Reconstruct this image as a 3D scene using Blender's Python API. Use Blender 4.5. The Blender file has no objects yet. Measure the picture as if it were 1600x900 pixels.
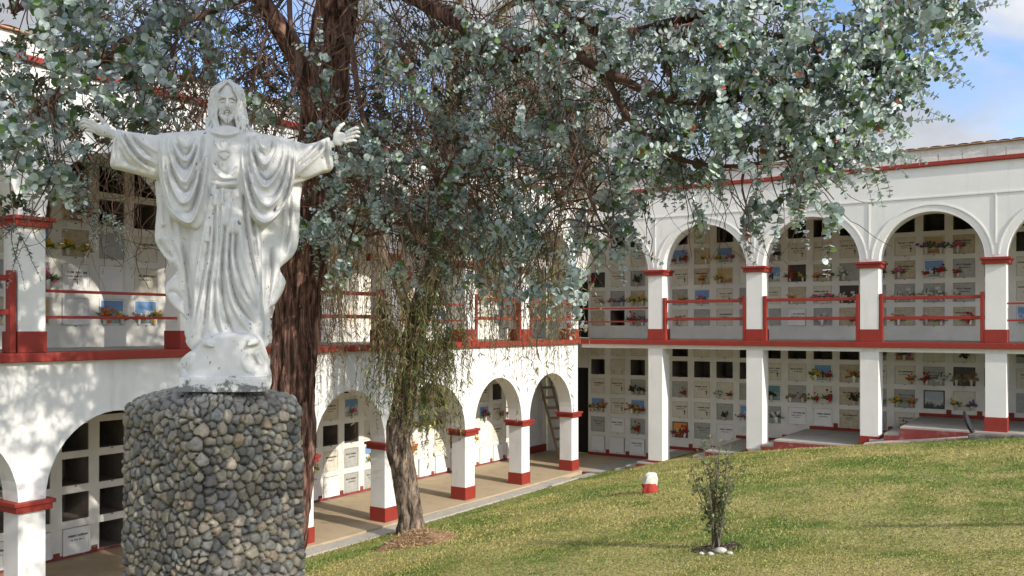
import bpy, bmesh, math, random
import numpy as np
from mathutils import Vector, Matrix, Quaternion

scene = bpy.context.scene
R = math.radians
# ------------------------------------------------------------------ camera
EYE = 3.845
FPX = 1375.0          # focal length in pixels of the 1600 px wide photograph
cam_d = bpy.data.cameras.new("Camera")
cam_d.sensor_width = 36.0
cam_d.lens = 36.0 * FPX / 1600.0
cam_d.shift_y = 60.0 / 1600.0
cam_d.clip_end = 2000
cam = bpy.data.objects.new("Camera", cam_d)
cam.location = (0, 0, EYE)
cam.rotation_euler = (R(90), 0, 0)
scene.collection.objects.link(cam)
scene.camera = cam

# ------------------------------------------------------------------ sky, sun, exposure
SUN_AZ = Vector((0.735, -0.678)).normalized()
SUN_EL = R(27)
world = bpy.data.worlds.new("World")
scene.world = world
world.use_nodes = True
wt = world.node_tree
wt.nodes.clear()
w_out = wt.nodes.new('ShaderNodeOutputWorld')
w_bg = wt.nodes.new('ShaderNodeBackground')
w_sky = wt.nodes.new('ShaderNodeTexSky')
w_sky.sky_type = 'NISHITA'
w_sky.sun_disc = False
w_sky.sun_elevation = SUN_EL
w_sky.sun_rotation = math.atan2(SUN_AZ.x, SUN_AZ.y)
w_sky.altitude = 1800
w_sky.air_density = 0.8
w_sky.dust_density = 0.5
w_sky.ozone_density = 1.5
w_bg.inputs['Strength'].default_value = 0.15
w_geo = wt.nodes.new('ShaderNodeTexCoord')
w_map = wt.nodes.new('ShaderNodeMapping')
w_map.inputs['Scale'].default_value = (1.0, 1.0, 1.9)
w_map.inputs['Location'].default_value = (1.36, 5.71, 7.66); w_map.inputs['Rotation'].default_value = (0, 0, R(8))
w_n = wt.nodes.new('ShaderNodeTexNoise')
w_n.inputs['Scale'].default_value = 2.3
w_n.inputs['Detail'].default_value = 9
w_n.inputs['Roughness'].default_value = 0.52
w_n.inputs['Distortion'].default_value = 0.35
w_r = wt.nodes.new('ShaderNodeValToRGB')
w_r.color_ramp.elements[0].position = 0.40
w_r.color_ramp.elements[0].color = (0, 0, 0, 1)
w_r.color_ramp.elements[1].position = 0.51
w_r.color_ramp.elements[1].color = (1, 1, 1, 1)
w_n2 = wt.nodes.new('ShaderNodeTexNoise')
w_n2.inputs['Scale'].default_value = 5.0
w_n2.inputs['Detail'].default_value = 7
w_r2 = wt.nodes.new('ShaderNodeValToRGB')
w_r2.color_ramp.elements[0].position = 0.35
w_r2.color_ramp.elements[0].color = (2.1, 2.25, 2.6, 1)
w_r2.color_ramp.elements[1].position = 0.66
w_r2.color_ramp.elements[1].color = (3.5, 3.55, 3.65, 1)
w_mix = wt.nodes.new('ShaderNodeMix')
w_mix.data_type = 'RGBA'
L = wt.links.new
L(w_geo.outputs['Generated'], w_map.inputs['Vector'])
L(w_map.outputs[0], w_n.inputs['Vector'])
L(w_map.outputs[0], w_n2.inputs['Vector'])
L(w_n.outputs['Fac'], w_r.inputs[0])
L(w_n2.outputs['Fac'], w_r2.inputs[0])
L(w_r.outputs[0], w_mix.inputs[0])
L(w_sky.outputs[0], w_mix.inputs[6])
# clouds near the sun are brighter than those opposite to it
w_dot = wt.nodes.new('ShaderNodeVectorMath'); w_dot.operation = 'DOT_PRODUCT'
w_dot.inputs[1].default_value = (SUN_AZ.x*math.cos(SUN_EL), SUN_AZ.y*math.cos(SUN_EL), math.sin(SUN_EL))
w_mr = wt.nodes.new('ShaderNodeMapRange')
w_mr.inputs[1].default_value = -0.3; w_mr.inputs[2].default_value = 1.0; w_mr.inputs[3].default_value = 0.60; w_mr.inputs[4].default_value = 2.5
w_sc = wt.nodes.new('ShaderNodeVectorMath'); w_sc.operation = 'SCALE'
L(w_geo.outputs['Generated'], w_dot.inputs[0]); L(w_dot.outputs['Value'], w_mr.inputs[0])
L(w_r2.outputs[0], w_sc.inputs[0]); L(w_mr.outputs[0], w_sc.inputs['Scale'])
L(w_sc.outputs[0], w_mix.inputs[7])
L(w_mix.outputs[2], w_bg.inputs['Color'])
L(w_bg.outputs[0], w_out.inputs['Surface'])

sun_d = bpy.data.lights.new("Sun", 'SUN')
sun_d.energy = 2.5
sun_d.angle = R(0.53)
sun_d.color = (1.0, 0.93, 0.83)
sun = bpy.data.objects.new("Sun", sun_d)
sun_dir = Vector((-SUN_AZ.x * math.cos(SUN_EL), -SUN_AZ.y * math.cos(SUN_EL), -math.sin(SUN_EL)))
sun.rotation_euler = sun_dir.to_track_quat('-Z', 'Y').to_euler()
sun.location = (20, -20, 30)
scene.collection.objects.link(sun)
scene.view_settings.view_transform = 'Standard'
scene.view_settings.look = 'None'
scene.view_settings.exposure = 1.02
scene.view_settings.gamma = 1.0
scene.cycles.use_denoising = True
scene.cycles.max_bounces = 8
scene.cycles.transparent_max_bounces = 8

# ------------------------------------------------------------------ helpers
COL = scene.collection
def P(px, py, Y):
    """point in space seen at photo pixel (px,py) at depth Y"""
    return np.array([(px - 800.0) / FPX * Y, Y, EYE - (py - 510.0) / FPX * Y])

def tag(o, label=None, cat=None, group=None, kind=None):
    if label: o["label"] = label
    if cat: o["category"] = cat
    if group: o["group"] = group
    if kind: o["kind"] = kind
    return o

def empty(name, loc=(0, 0, 0), mat=None):
    o = bpy.data.objects.new(name, None)
    o.empty_display_size = 0.2
    if mat is not None: o.matrix_world = mat
    else: o.location = loc
    COL.objects.link(o)
    return o

def mesh_np(name, V, F, mats=(), parent=None, midx=None, color=None, smooth=False, loc=None):
    """V (n,3); F (m,k) array with constant k or list of such arrays"""
    V = np.asarray(V, dtype=np.float32)
    Fl = F if isinstance(F, list) else [F]
    Fl = [np.asarray(f, dtype=np.int32) for f in Fl if len(f)]
    me = bpy.data.meshes.new(name)
    me.vertices.add(len(V)); me.vertices.foreach_set('co', V.ravel())
    nl = sum(f.size for f in Fl); nf = sum(len(f) for f in Fl)
    me.loops.add(nl); me.polygons.add(nf)
    me.loops.foreach_set('vertex_index', np.concatenate([f.ravel() for f in Fl]))
    sizes = np.concatenate([np.full(len(f), f.shape[1], np.int32) for f in Fl])
    starts = np.concatenate([[0], np.cumsum(sizes)[:-1]]).astype(np.int32)
    me.polygons.foreach_set('loop_start', starts)
    me.polygons.foreach_set('loop_total', sizes)
    if midx is not None: me.polygons.foreach_set('material_index', np.asarray(midx, np.int32))
    me.polygons.foreach_set('use_smooth', np.full(nf, bool(smooth)))
    for m in mats: me.materials.append(m)
    me.update(calc_edges=True)
    if color is not None:
        ca = me.color_attributes.new('tone', 'FLOAT_COLOR', 'POINT')
        c = np.ones((len(V), 4), np.float32); c[:, :3] = color
        ca.data.foreach_set('color', c.ravel())
    me.validate()
    o = bpy.data.objects.new(name, me)
    if loc is not None: o.location = loc
    COL.objects.link(o)
    if parent: o.parent = parent
    return o

class MB:
    """collects boxes / polygons (with material slots) into one mesh"""
    def __init__(s): s.v = []; s.f = []; s.m = []
    def box(s, x0, x1, y0, y1, z0, z1, m=0, rot=None, jit=0):
        if x0 > x1: x0, x1 = x1, x0
        if y0 > y1: y0, y1 = y1, y0
        n = len(s.v)
        c = [(x0,y0,z0),(x1,y0,z0),(x1,y1,z0),(x0,y1,z0),(x0,y0,z1),(x1,y0,z1),(x1,y1,z1),(x0,y1,z1)]
        if rot is not None: c = [tuple(rot @ Vector(p)) for p in c]
        s.v += c
        s.f += [(n,n+3,n+2,n+1),(n+4,n+5,n+6,n+7),(n,n+1,n+5,n+4),(n+1,n+2,n+6,n+5),(n+2,n+3,n+7,n+6),(n+3,n,n+4,n+7)]
        s.m += [m]*6
    def poly(s, pts, m=0):
        n = len(s.v); s.v += [tuple(p) for p in pts]; s.f.append(tuple(range(n, n+len(pts)))); s.m.append(m)
    def build(s, name, mats, parent=None, bevel=0, recalc=True, smooth=False, segs=2):
        me = bpy.data.meshes.new(name)
        me.from_pydata(s.v, [], s.f)
        for m in (mats if isinstance(mats, (list, tuple)) else [mats]): me.materials.append(m)
        me.polygons.foreach_set('material_index', s.m)
        if smooth: me.polygons.foreach_set('use_smooth', [True]*len(s.f))
        me.update()
        if recalc:
            bm = bmesh.new(); bm.from_mesh(me)
            bmesh.ops.remove_doubles(bm, verts=bm.verts, dist=1e-5) if recalc == 'weld' else None
            bmesh.ops.recalc_face_normals(bm, faces=bm.faces)
            bm.to_mesh(me); bm.free()
        o = bpy.data.objects.new(name, me); COL.objects.link(o)
        if parent: o.parent = parent
        if bevel:
            b = o.modifiers.new('bevel', 'BEVEL'); b.width = bevel; b.segments = segs; b.limit_method = 'ANGLE'
        return o

def tubes(paths, rads, seg=6, cap=True, wob=0, rng=None):
    """list of polylines (k,3) with radii (k,) -> V, F(quads)"""
    VV = []; FF = []; n0 = 0
    ang = np.arange(seg) * 2*np.pi/seg
    ca, sa = np.cos(ang), np.sin(ang)
    for p, r in zip(paths, rads):
        p = np.asarray(p, float); k = len(p)
        r = np.broadcast_to(np.asarray(r, float), (k,))
        t = np.gradient(p, axis=0); t /= (np.linalg.norm(t, axis=1, keepdims=True) + 1e-9)
        ref = np.array([0.0, 0, 1.0]) if abs(t[:, 2]).mean() < 0.8 else np.array([1.0, 0, 0])
        u = np.cross(t, ref); u /= (np.linalg.norm(u, axis=1, keepdims=True) + 1e-9)
        w = np.cross(t, u)
        rr = r[:, None] * np.ones((1, seg))
        if wob and rng is not None: rr = rr * (1 + wob * (rng.random((k, seg)) - .5))
        ring = p[:, None, :] + rr[..., None] * (u[:, None, :]*ca[None, :, None] + w[:, None, :]*sa[None, :, None])
        VV.append(ring.reshape(-1, 3))
        i = np.arange(k-1)[:, None]*seg; j = np.arange(seg)[None, :]; j2 = (j+1) % seg
        q = np.stack([i+j, i+j2, i+seg+j2, i+seg+j], -1).reshape(-1, 4) + n0
        FF.append(q); n0 += k*seg
    return np.concatenate(VV), np.concatenate(FF)

def spline(pts, n=8):
    """Catmull-Rom through points"""
    pts = np.asarray(pts, float)
    q = np.vstack([2*pts[0]-pts[1], pts, 2*pts[-1]-pts[-2]])
    out = []
    for i in range(1, len(q)-2):
        t = np.linspace(0, 1, n, endpoint=False)[:, None]
        a, b, c, d = q[i-1], q[i], q[i+1], q[i+2]
        out.append(.5*((2*b)+(-a+c)*t+(2*a-5*b+4*c-d)*t*t+(-a+3*b-3*c+d)*t**3))
    out.append(q[-2][None])
    return np.vstack(out)

# ------------------------------------------------------------------ materials
MATS = {}
def mat(name, col, rough=0.7, noise=None, bump=None, spec=0.3, extra=None, metal=0):
    """noise=(scale, amount, detail) multiplies colour; bump=(scale,strength)"""
    if name in MATS: return MATS[name]
    m = bpy.data.materials.new(name); m.use_nodes = True
    nt = m.node_tree; b = nt.nodes['Principled BSDF']
    b.inputs['Roughness'].default_value = rough
    b.inputs['Metallic'].default_value = metal
    b.inputs['Specular IOR Level'].default_value = spec
    b.inputs['Base Color'].default_value = (*col, 1)
    tc = nt.nodes.new('ShaderNodeTexCoord')
    if noise:
        n = nt.nodes.new('ShaderNodeTexNoise'); n.inputs['Scale'].default_value = noise[0]
        n.inputs['Detail'].default_value = noise[2] if len(noise) > 2 else 6
        n.inputs['Roughness'].default_value = .62
        nt.links.new(tc.outputs['Object'], n.inputs['Vector'])
        mr = nt.nodes.new('ShaderNodeMapRange')
        mr.inputs[1].default_value = .3; mr.inputs[2].default_value = .7
        mr.inputs[3].default_value = 1-noise[1]; mr.inputs[4].default_value = 1+noise[1]*.5
        nt.links.new(n.outputs['Fac'], mr.inputs[0])
        mx = nt.nodes.new('ShaderNodeMix'); mx.data_type = 'RGBA'; mx.blend_type = 'MULTIPLY'
        mx.inputs[0].default_value = 1; mx.inputs[6].default_value = (*col, 1)
        nt.links.new(mr.outputs[0], mx.inputs[7])
        nt.links.new(mx.outputs[2], b.inputs['Base Color'])
        m['mix'] = mx.name
    if bump:
        n = nt.nodes.new('ShaderNodeTexNoise'); n.inputs['Scale'].default_value = bump[0]
        n.inputs['Detail'].default_value = 8
        nt.links.new(tc.outputs['Object'], n.inputs['Vector'])
        bp = nt.nodes.new('ShaderNodeBump'); bp.inputs['Strength'].default_value = bump[1]
        bp.inputs['Distance'].default_value = bump[2] if len(bump) > 2 else .02
        nt.links.new(n.outputs['Fac'], bp.inputs['Height'])
        nt.links.new(bp.outputs[0], b.inputs['Normal'])
    if extra: extra(m, nt, b, tc)
    MATS[name] = m
    return m

def base_src(nt, b):
    l = b.inputs['Base Color'].links
    return l[0].from_socket if l else None

def stains(colr, scale, lo, hi, zstretch=1.0, amt=1.0, detail=8):
    """adds stains / dirt of its own shape"""
    def f(m, nt, b, tc):
        mp = nt.nodes.new('ShaderNodeMapping'); mp.inputs['Scale'].default_value = (1, 1, zstretch)
        nt.links.new(tc.outputs['Object'], mp.inputs['Vector'])
        n = nt.nodes.new('ShaderNodeTexNoise'); n.inputs['Scale'].default_value = scale
        n.inputs['Detail'].default_value = detail; n.inputs['Roughness'].default_value = .65
        nt.links.new(mp.outputs[0], n.inputs['Vector'])
        mr = nt.nodes.new('ShaderNodeMapRange')
        mr.inputs[1].default_value = lo; mr.inputs[2].default_value = hi
        mr.inputs[3].default_value = 0; mr.inputs[4].default_value = amt
        nt.links.new(n.outputs['Fac'], mr.inputs[0])
        mx = nt.nodes.new('ShaderNodeMix'); mx.data_type = 'RGBA'
        s = base_src(nt, b)
        if s: nt.links.new(s, mx.inputs[6])
        else: mx.inputs[6].default_value = b.inputs['Base Color'].default_value
        mx.inputs[7].default_value = (*colr, 1)
        nt.links.new(mr.outputs[0], mx.inputs[0])
        nt.links.new(mx.outputs[2], b.inputs['Base Color'])
    return f
def multi(*fs):
    def f(*a):
        for g in fs: g(*a)
    return f

M_wall = mat('white_plaster', (.72, .71, .68), .85, (1.3, .07), (60, .25, .006),
             extra=multi(stains((.42, .40, .34), 3.2, .55, .82, .16, .55), stains((.36, .34, .30), 14, .68, .84, 1, .5), stains((.30, .29, .25), 1.1, .60, .80, .5, .35)))
M_red = mat('red_paint', (.28, .034, .022), .55, (3, .25), (25, .3, .006), extra=multi(stains((.42, .20, .16), 14, .62, .76, 1, .6), stains((.12, .02, .02), 3, .5, .75, 1, .6), stains((.55, .5, .45), 30, .70, .74, 1, .7)))
M_redfl = mat('red_worn_paint', (.24, .05, .045), .75, (4, .3), (25, .3, .01), extra=stains((.35, .25, .2), 6, .55, .7, 1, .7))
M_niche = mat('niche_plaster', (.72, .70, .64), .85, (2, .12), (40, .2, .005), extra=stains((.40, .36, .28), 3, .58, .8, .4, .5))
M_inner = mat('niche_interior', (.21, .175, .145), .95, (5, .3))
M_ochre = mat('ochre_floor', (.48, .375, .24), .7, (2.5, .25), (50, .3, .004), extra=multi(stains((.34, .27, .18), 2.5, .48, .72, 1, .7), stains((.16, .13, .10), 16, .60, .74, 1, .6)))
M_gfloor = mat('grey_floor', (.38, .36, .32), .75, (3, .2))
M_conc = mat('concrete', (.42, .39, .33), .9, (5, .25), (30, .5, .01), extra=stains((.14, .13, .11), 5, .55, .75, 1, .6))
M_tile = mat('clay_tile', (.52, .30, .20), .85, (8, .4), (20, .5, .01), extra=stains((.20, .17, .14), 5, .55, .75, 1, .5))
M_brickw = mat('whitewashed_brick', (.62, .60, .56), .9, (5, .15), (25, .5, .01), extra=stains((.42, .22, .16), 3.0, .66, .74, 1, .6))
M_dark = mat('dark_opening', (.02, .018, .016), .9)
M_text = mat('dark_lettering', (.05, .045, .04), .8)
M_black = mat('black_iron', (.015, .015, .015), .5)
M_wood = mat('weathered_wood', (.30, .22, .14), .85, (10, .3))
M_white = mat('white_glaze', (.78, .78, .76), .5)
# ------------------------------------------------------------------ terrain
C0 = np.array([1.81, 23.7]); DL = np.array([.554, .832]); DR = np.array([.832, -.554])
def ab(x, y):
    a = (x - C0[0])*DR[0] + (y - C0[1])*DR[1]
    b = -((x - C0[0])*DL[0] + (y - C0[1])*DL[1])
    return a, b
def xy_ab(a, b):
    return C0[0] + a*DR[0] - b*DL[0], C0[1] + a*DR[1] - b*DL[1]
GA = np.array([-60, .45, .62, 1.4, 2.2, 4.8, 7.4, 9.9, 12.4, 20, 45, 120.])
GZ = np.array([-.12, -.10, -.02, .12, .34, .89, 1.23, 1.60, 1.93, 2.7, 4.5, 6.0])
def ground(x, y):
    x = np.asarray(x, float); y = np.asarray(y, float)
    a, b = ab(x, y)
    z = np.interp(a, GA, GZ)
    z = z + .011*np.clip(b, 0, 30)*np.clip(a/11., 0, 1.3)
    z = z + np.where(a > .8, 1, 0)*(.03*np.sin(x*.9+1.3)*np.cos(y*.7) + .012*np.sin(x*2.7)*np.sin(y*2.1+.5))*np.clip((a-.8)/2, 0, 1)
    return z

def lawn_mesh():
    def axis(lo, hi, fine_lo, fine_hi, st):
        a = list(np.arange(fine_lo, fine_hi, st)); s = st; v = fine_lo
        while v > lo: s *= 1.3; v -= s; a.insert(0, v)
        s = st; v = a[-1]
        while v < hi: s *= 1.3; v += s; a.append(v)
        return np.array(a)
    xs = axis(-300, 300, -8, 14, .16); ys = axis(-300, 600, -2, 24, .16)
    # aligned with the building (a,b)
    As = axis(-300, 300, -.2, 15, .15); Bs = axis(-500, 300, -1, 24, .18)
    A, B = np.meshgrid(As, Bs, indexing='ij')
    X, Y = xy_ab(A, B)
    Z = ground(X, Y)
    V = np.stack([X, Y, Z], -1).reshape(-1, 3)
    n, m = A.shape
    i = np.arange(n-1)[:, None]*m; j = np.arange(m-1)[None, :]
    F = np.stack([i+j, i+m+j, i+m+j+1, i+j+1], -1).reshape(-1, 4)
    return V, F
def lawn_extra(m, nt, b, tc):
    # coarse patches green / straw plus fine fibre noise
    def nz(sc, det, dist=0):
        n = nt.nodes.new('ShaderNodeTexNoise'); n.inputs['Scale'].default_value = sc
        n.inputs['Detail'].default_value = det; n.inputs['Distortion'].default_value = dist
        nt.links.new(tc.outputs['Object'], n.inputs['Vector']); return n
    n1 = nz(.55, 5, .4); n2 = nz(28, 6); n3 = nz(3, 5)
    r1 = nt.nodes.new('ShaderNodeValToRGB')
    e = r1.color_ramp.elements
    e[0].position = .36; e[0].color = (.11, .17, .035, 1)
    e[1].position = .56; e[1].color = (.40, .34, .14, 1)
    x = e.new(.46); x.color = (.26, .25, .08, 1)
    ad = nt.nodes.new('ShaderNodeMath'); ad.operation = 'MULTIPLY_ADD'
    ad.inputs[1].default_value = .35; 
    sb = nt.nodes.new('ShaderNodeMath'); sb.operation = 'SUBTRACT'; sb.inputs[1].default_value = .17
    nt.links.new(n3.outputs['Fac'], ad.inputs[0]); nt.links.new(n1.outputs['Fac'], ad.inputs[2])
    nt.links.new(ad.outputs[0], sb.inputs[0]); nt.links.new(sb.outputs[0], r1.inputs[0])
    mr = nt.nodes.new('ShaderNodeMapRange'); mr.inputs[1].default_value = .32; mr.inputs[2].default_value = .68
    mr.inputs[3].default_value = .45; mr.inputs[4].default_value = 1.35
    nt.links.new(n2.outputs['Fac'], mr.inputs[0])
    mx = nt.nodes.new('ShaderNodeMix'); mx.data_type = 'RGBA'; mx.blend_type = 'MULTIPLY'; mx.inputs[0].default_value = 1
    nt.links.new(r1.outputs[0], mx.inputs[6]); nt.links.new(mr.outputs[0], mx.inputs[7])
    nt.links.new(mx.outputs[2], b.inputs['Base Color'])
M_lawn = mat('lawn_soil', (.2, .2, .06), .95, None, (40, .9, .03), spec=.1, extra=lawn_extra)
lv, lf = lawn_mesh()
ground_ob = mesh_np('lawn_ground', lv, lf, [M_lawn], smooth=True)
tag(ground_ob, kind='structure')

# ------------------------------------------------------------------ wings
PL = [.22, 2.66, 4.95, 7.58, 9.82, 12.2, 14.62, 17.05, 19.5]
PRt = [2.22, 4.79, 7.39, 9.87, 12.4, 14.95, 17.5]                   # right wing
ML = Matrix(((-DL[0], DR[0], 0, C0[0]), (-DL[1], DR[1], 0, C0[1]), (0, 0, 1, 0), (0, 0, 0, 1)))
MR_ = Matrix(((DR[0], DL[0], 0, C0[0]), (DR[1], DL[1], 0, C0[1]), (0, 0, 1, 0), (0, 0, 0, 1)))
PW = .40; WD = .45; PWR = .40; WDR = .45; PWL = .36; WDL = .38; SL = 3.5; SPR_L = 1.56; SPR_U = 5.28
DEP = 2.6
left_wing = empty('cemetery_wing', mat=ML)
tag(left_wing, 'left white two storey wing with round arches on both floors and red trim', 'building')
right_wing = empty('cemetery_wing', mat=MR_)
tag(right_wing, 'right white wing with square lower pillars and round arches above, red trim', 'building')

def arch_wall(par, o, cents, zs, ztop, x_lo, x_hi, ring=False, rise=None):
    """wall over a row of arches; o=+1 outward is +y, -1 outward is -y"""
    mb = MB()
    PW = PWL if o > 0 else PWR; WD = WDL if o > 0 else WDR
    yf, yb = 0.0, -o*WD
    N = 26
    xs_all = []
    def q(p0, p1, p2, p3, m=0): mb.poly([p0, p1, p2, p3], m)
    def solid(x0, x1):
        for y in (yf, yb): q((x0, y, zs), (x1, y, zs), (x1, y, ztop), (x0, y, ztop))
        q((x0, yf, zs), (x1, yf, zs), (x1, yb, zs), (x0, yb, zs))
        q((x0, yf, ztop), (x1, yf, ztop), (x1, yb, ztop), (x0, yb, ztop))
    prev = x_lo
    for i in range(len(cents)-1):
        x0 = cents[i]+PW/2; x1 = cents[i+1]-PW/2
        solid(prev, x0); prev = x1
        r = (x1-x0)/2; cx = (x0+x1)/2; rz = rise or r
        th = np.linspace(math.pi, 0, N)
        ax = cx + r*np.cos(th); az = zs + rz*np.sin(th)
        for k in range(N-1):
            for y in (yf, yb):
                q((ax[k], y, az[k]), (ax[k+1], y, az[k+1]), (ax[k+1], y, ztop), (ax[k], y, ztop))
            q((ax[k], yf, az[k]), (ax[k+1], yf, az[k+1]), (ax[k+1], yb, az[k+1]), (ax[k], yb, az[k]))
            q((ax[k], yf, ztop), (ax[k+1], yf, ztop), (ax[k+1], yb, ztop), (ax[k], yb, ztop))
    solid(prev, x_hi)
    ob = mb.build('arch_wall', M_wall, par, recalc='weld')
    # raised bands: archivolt line, string line
    if ring:
        rb = MB()
        for i in range(len(cents)-1):
            x0 = cents[i]+PW/2; x1 = cents[i+1]-PW/2
            r = (x1-x0)/2 + .15; cx = (x0+x1)/2
            th = np.linspace(math.pi*.985, math.pi*.015, 34)
            for k in range(33):
                for (ra, rb_) in ((r-.016, r+.016),):
                    pts = [(cx+rr*math.cos(t), zs+rr*math.sin(t)) for rr, t in ((ra, th[k]), (rb_, th[k]), (rb_, th[k+1]), (ra, th[k+1]))]
                    a = [(x, o*.018, z) for x, z in pts]; b = [(x, -o*.01, z) for x, z in pts]
                    rb.poly(a)
                    for e in range(4): rb.poly([a[e], a[(e+1) % 4], b[(e+1) % 4], b[e]])
        for c in cents[1:-1]: rb.box(c-.014, c+.014, -o*.01, o*.016, zs+.28, zs+1.33)
        rb.box(x_lo, x_hi, -o*.01, o*.02, zs+1.33, zs+1.362)
        rb.build('moulding', M_wall, par, recalc=True)
    return ob

def pillar(par, o, c, z0, z1, cap=True, base=.28, wide=0, name='pillar'):
    PW = PWL if o > 0 else PWR; WD = WDL if o > 0 else WDR
    w = PW/2 + wide
    mb = MB(); mb.box(c-w, c+w, 0, -o*WD, z0-.6 if z0 < 3 and par == right_wing else z0, z1)
    p = mb.build('pillar', M_wall, par, bevel=.012)
    if cap:
        k = MB()
        k.box(c-w-.06, c+w+.06, o*.065, -o*(WD+.065), z1-.135, z1-.045)
        k.box(c-w-.09, c+w+.09, o*.095, -o*(WD+.095), z1-.05, z1+.004)
        k.build('capital', M_red, p, bevel=.008)
    if base:
        k = MB(); k.box(c-w-.012, c+w+.012, o*.014, -o*(WD+.014), z0-.6 if z0 < 3 and par == right_wing else z0+.002, z0+base)
        k.build('plinth', M_red, p, bevel=.006)
    return p

# left wing
for c in PL: pillar(left_wing, 1, c, 0, SPR_L)
for c in PL: pillar(left_wing, 1, c, SL, SPR_U)
XL0, XL1 = -.02, 21.0
arch_wall(left_wing, 1, PL, SPR_L, SL-.125, .08, XL1, rise=1.09)
arch_wall(left_wing, 1, PL, SPR_U, 7.28, -.05, XL1, ring=True)
# right wing
def rfloor(s):
    for lim, z in ((1.75, 0.), (3.6, .36), (5.3, .80), (8.05, 1.18), (11.4, 1.66), (14, 2.05), (99, 2.4)):
        if s < lim: return z
for c in PRt: pillar(right_wing, -1, c, {2.22: .34, 4.79: .84, 7.39: 1.26, 9.87: 1.66}.get(c, rfloor(c)), SL-.22, cap=False, base={2.22: .08, 4.79: .07, 7.39: .14, 9.87: .30}.get(c, .3))
for c in [-.25] + PRt: 
    if c > 0: pillar(right_wing, -1, c, SL, SPR_U)
arch_wall(right_wing, -1, [-.10] + PRt, SPR_U, 7.28, -.0, PRt[-1]+1.6, ring=True)
XR1 = PRt[-1]+1.6
# slabs: lip at the front, floor deck, beam
mb = MB()
mb.box(-.1, XL1, .10, -.5, SL-.12, SL-.001); 
mb.build('slab_edge', M_red, left_wing, bevel=.01)
mb = MB(); mb.box(-.10, XR1, -.09, .5, SL-.12, SL); mb.build('slab_edge', M_red, right_wing, bevel=.01)
mb = MB(); mb.box(-2.55, XL1, -.505, -DEP-.9, SL-.17, SL-.004); mb.build('gallery_floor', M_gfloor, left_wing)
mb = MB(); mb.box(-.10, XR1, .505, DEP+.9, SL-.165, SL-.008); mb.build('gallery_floor', M_gfloor, right_wing)
mb = MB(); mb.box(.06, XR1, .02, .43, SL-.22, SL-.123); mb.build('beam', M_wall, right_wing)
# roof, cornice, parapet
for par, o, x0, x1 in ((left_wing, 1, -2.6, XL1), (right_wing, -1, .47, XR1)):
    mb = MB(); mb.box(x0, x1, -o*(WD+.003), -o*(DEP+1.2), 7.02, 7.2); mb.build('roof', M_wall, par)
    mb = MB(); mb.box(x0 if o < 0 else -.0, x1, o*.07, -o*.5, 7.283, 7.375); mb.build('cornice', M_red, par, bevel=.01)
    mb = MB(); xx = (x0 if o < 0 else .0); rr = random.Random(5)
    # parapet built in whitewashed brick panels
    z0, z1 = 7.378, 7.66
    mb.box(xx, x1, -o*.03, -o*.45, z0, z1)
    k = xx
    while k < x1-.1:
        w = rr.uniform(.34, .5)
        mb.box(k+.012, min(k+w, x1)-.012, o*rr.uniform(-.02, -.008), -o*.03, z0, z0+rr.uniform(.17, .2), 0); k += w
    mb.build('parapet', M_brickw, par, bevel=.006)
    mb = MB(); k = xx
    while k < x1-.1:
        w = rr.uniform(.24, .27); dz = rr.uniform(-.006, .01)
        y0 = o*rr.uniform(.03, .07)
        for th in range(6):
            a0, a1 = math.pi*th/6, math.pi*(th+1)/6
            cx = k+w/2
            p = [(cx+w/2*math.cos(a), z1+dz+.012+.028*math.sin(a)) for a in (a0, a1)]
            mb.poly([(p[0][0], y0, p[0][1]), (p[1][0], y0, p[1][1]), (p[1][0], -o*.5, p[1][1]+.03), (p[0][0], -o*.5, p[0][1]+.03)])
        mb.box(k, k+w-.004, y0, -o*.5, z1+dz, z1+dz+.016)
        k += w
    mb.build('coping_tiles', M_tile, par, recalc=False)

# railings: every bay its own
def railing(par, o, c0, c1, thick=True):
    x0, x1 = c0+PW/2, c1-PW/2
    yo = o*.03
    r = MB()
    h = .036 if thick else .02
    y0, y1 = (-o*.02, -o*.10) if thick else (-o*.05, -o*.09)
    zb = (4.03, 4.47) if thick else (3.97, 4.32)
    for z in zb: r.box(x0, x1, y0, y1, z-h, z+h)
    ob = r.build('railing', M_red, par, bevel=.006)
    if thick:
        for x in (x0+.05, x1-.05):
            q = MB(); q.box(x-.037, x+.037, o*.01, -o*.11, SL+.003, 4.57); q.build('post', M_red, ob, bevel=.006)
for i in range(len(PL)-1): railing(left_wing, 1, PL[i], PL[i+1], thick=(i in (0, 1, 3, 6)))
rc = [-.10] + PRt
for i in range(len(rc)-1): railing(right_wing, -1, rc[i], rc[i+1], thick=(i in (1, 2, 3)))

# floors of the lower storey
mb = MB(); mb.box(-2.6, XL1, .16, -DEP-.3, -.3, 0); mb.build('arcade_floor', M_ochre, left_wing)
lv_ = [(-2.55, 1.75, 0.), (1.75, 3.6, .36), (3.6, 5.3, .80), (5.3, 8.05, 1.18), (8.05, 11.4, 1.66), (11.4, 14, 2.05), (14, XR1, 2.4)]
mb = MB()
for i, (s0, s1, z) in enumerate(lv_):
    s0_ = s0 if i else .17
    mb.box(s0_, s1, -.12 if i else -.12, DEP+.3, -.4, z, 0)
mb.build('corridor_floor', M_gfloor, right_wing)
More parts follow.
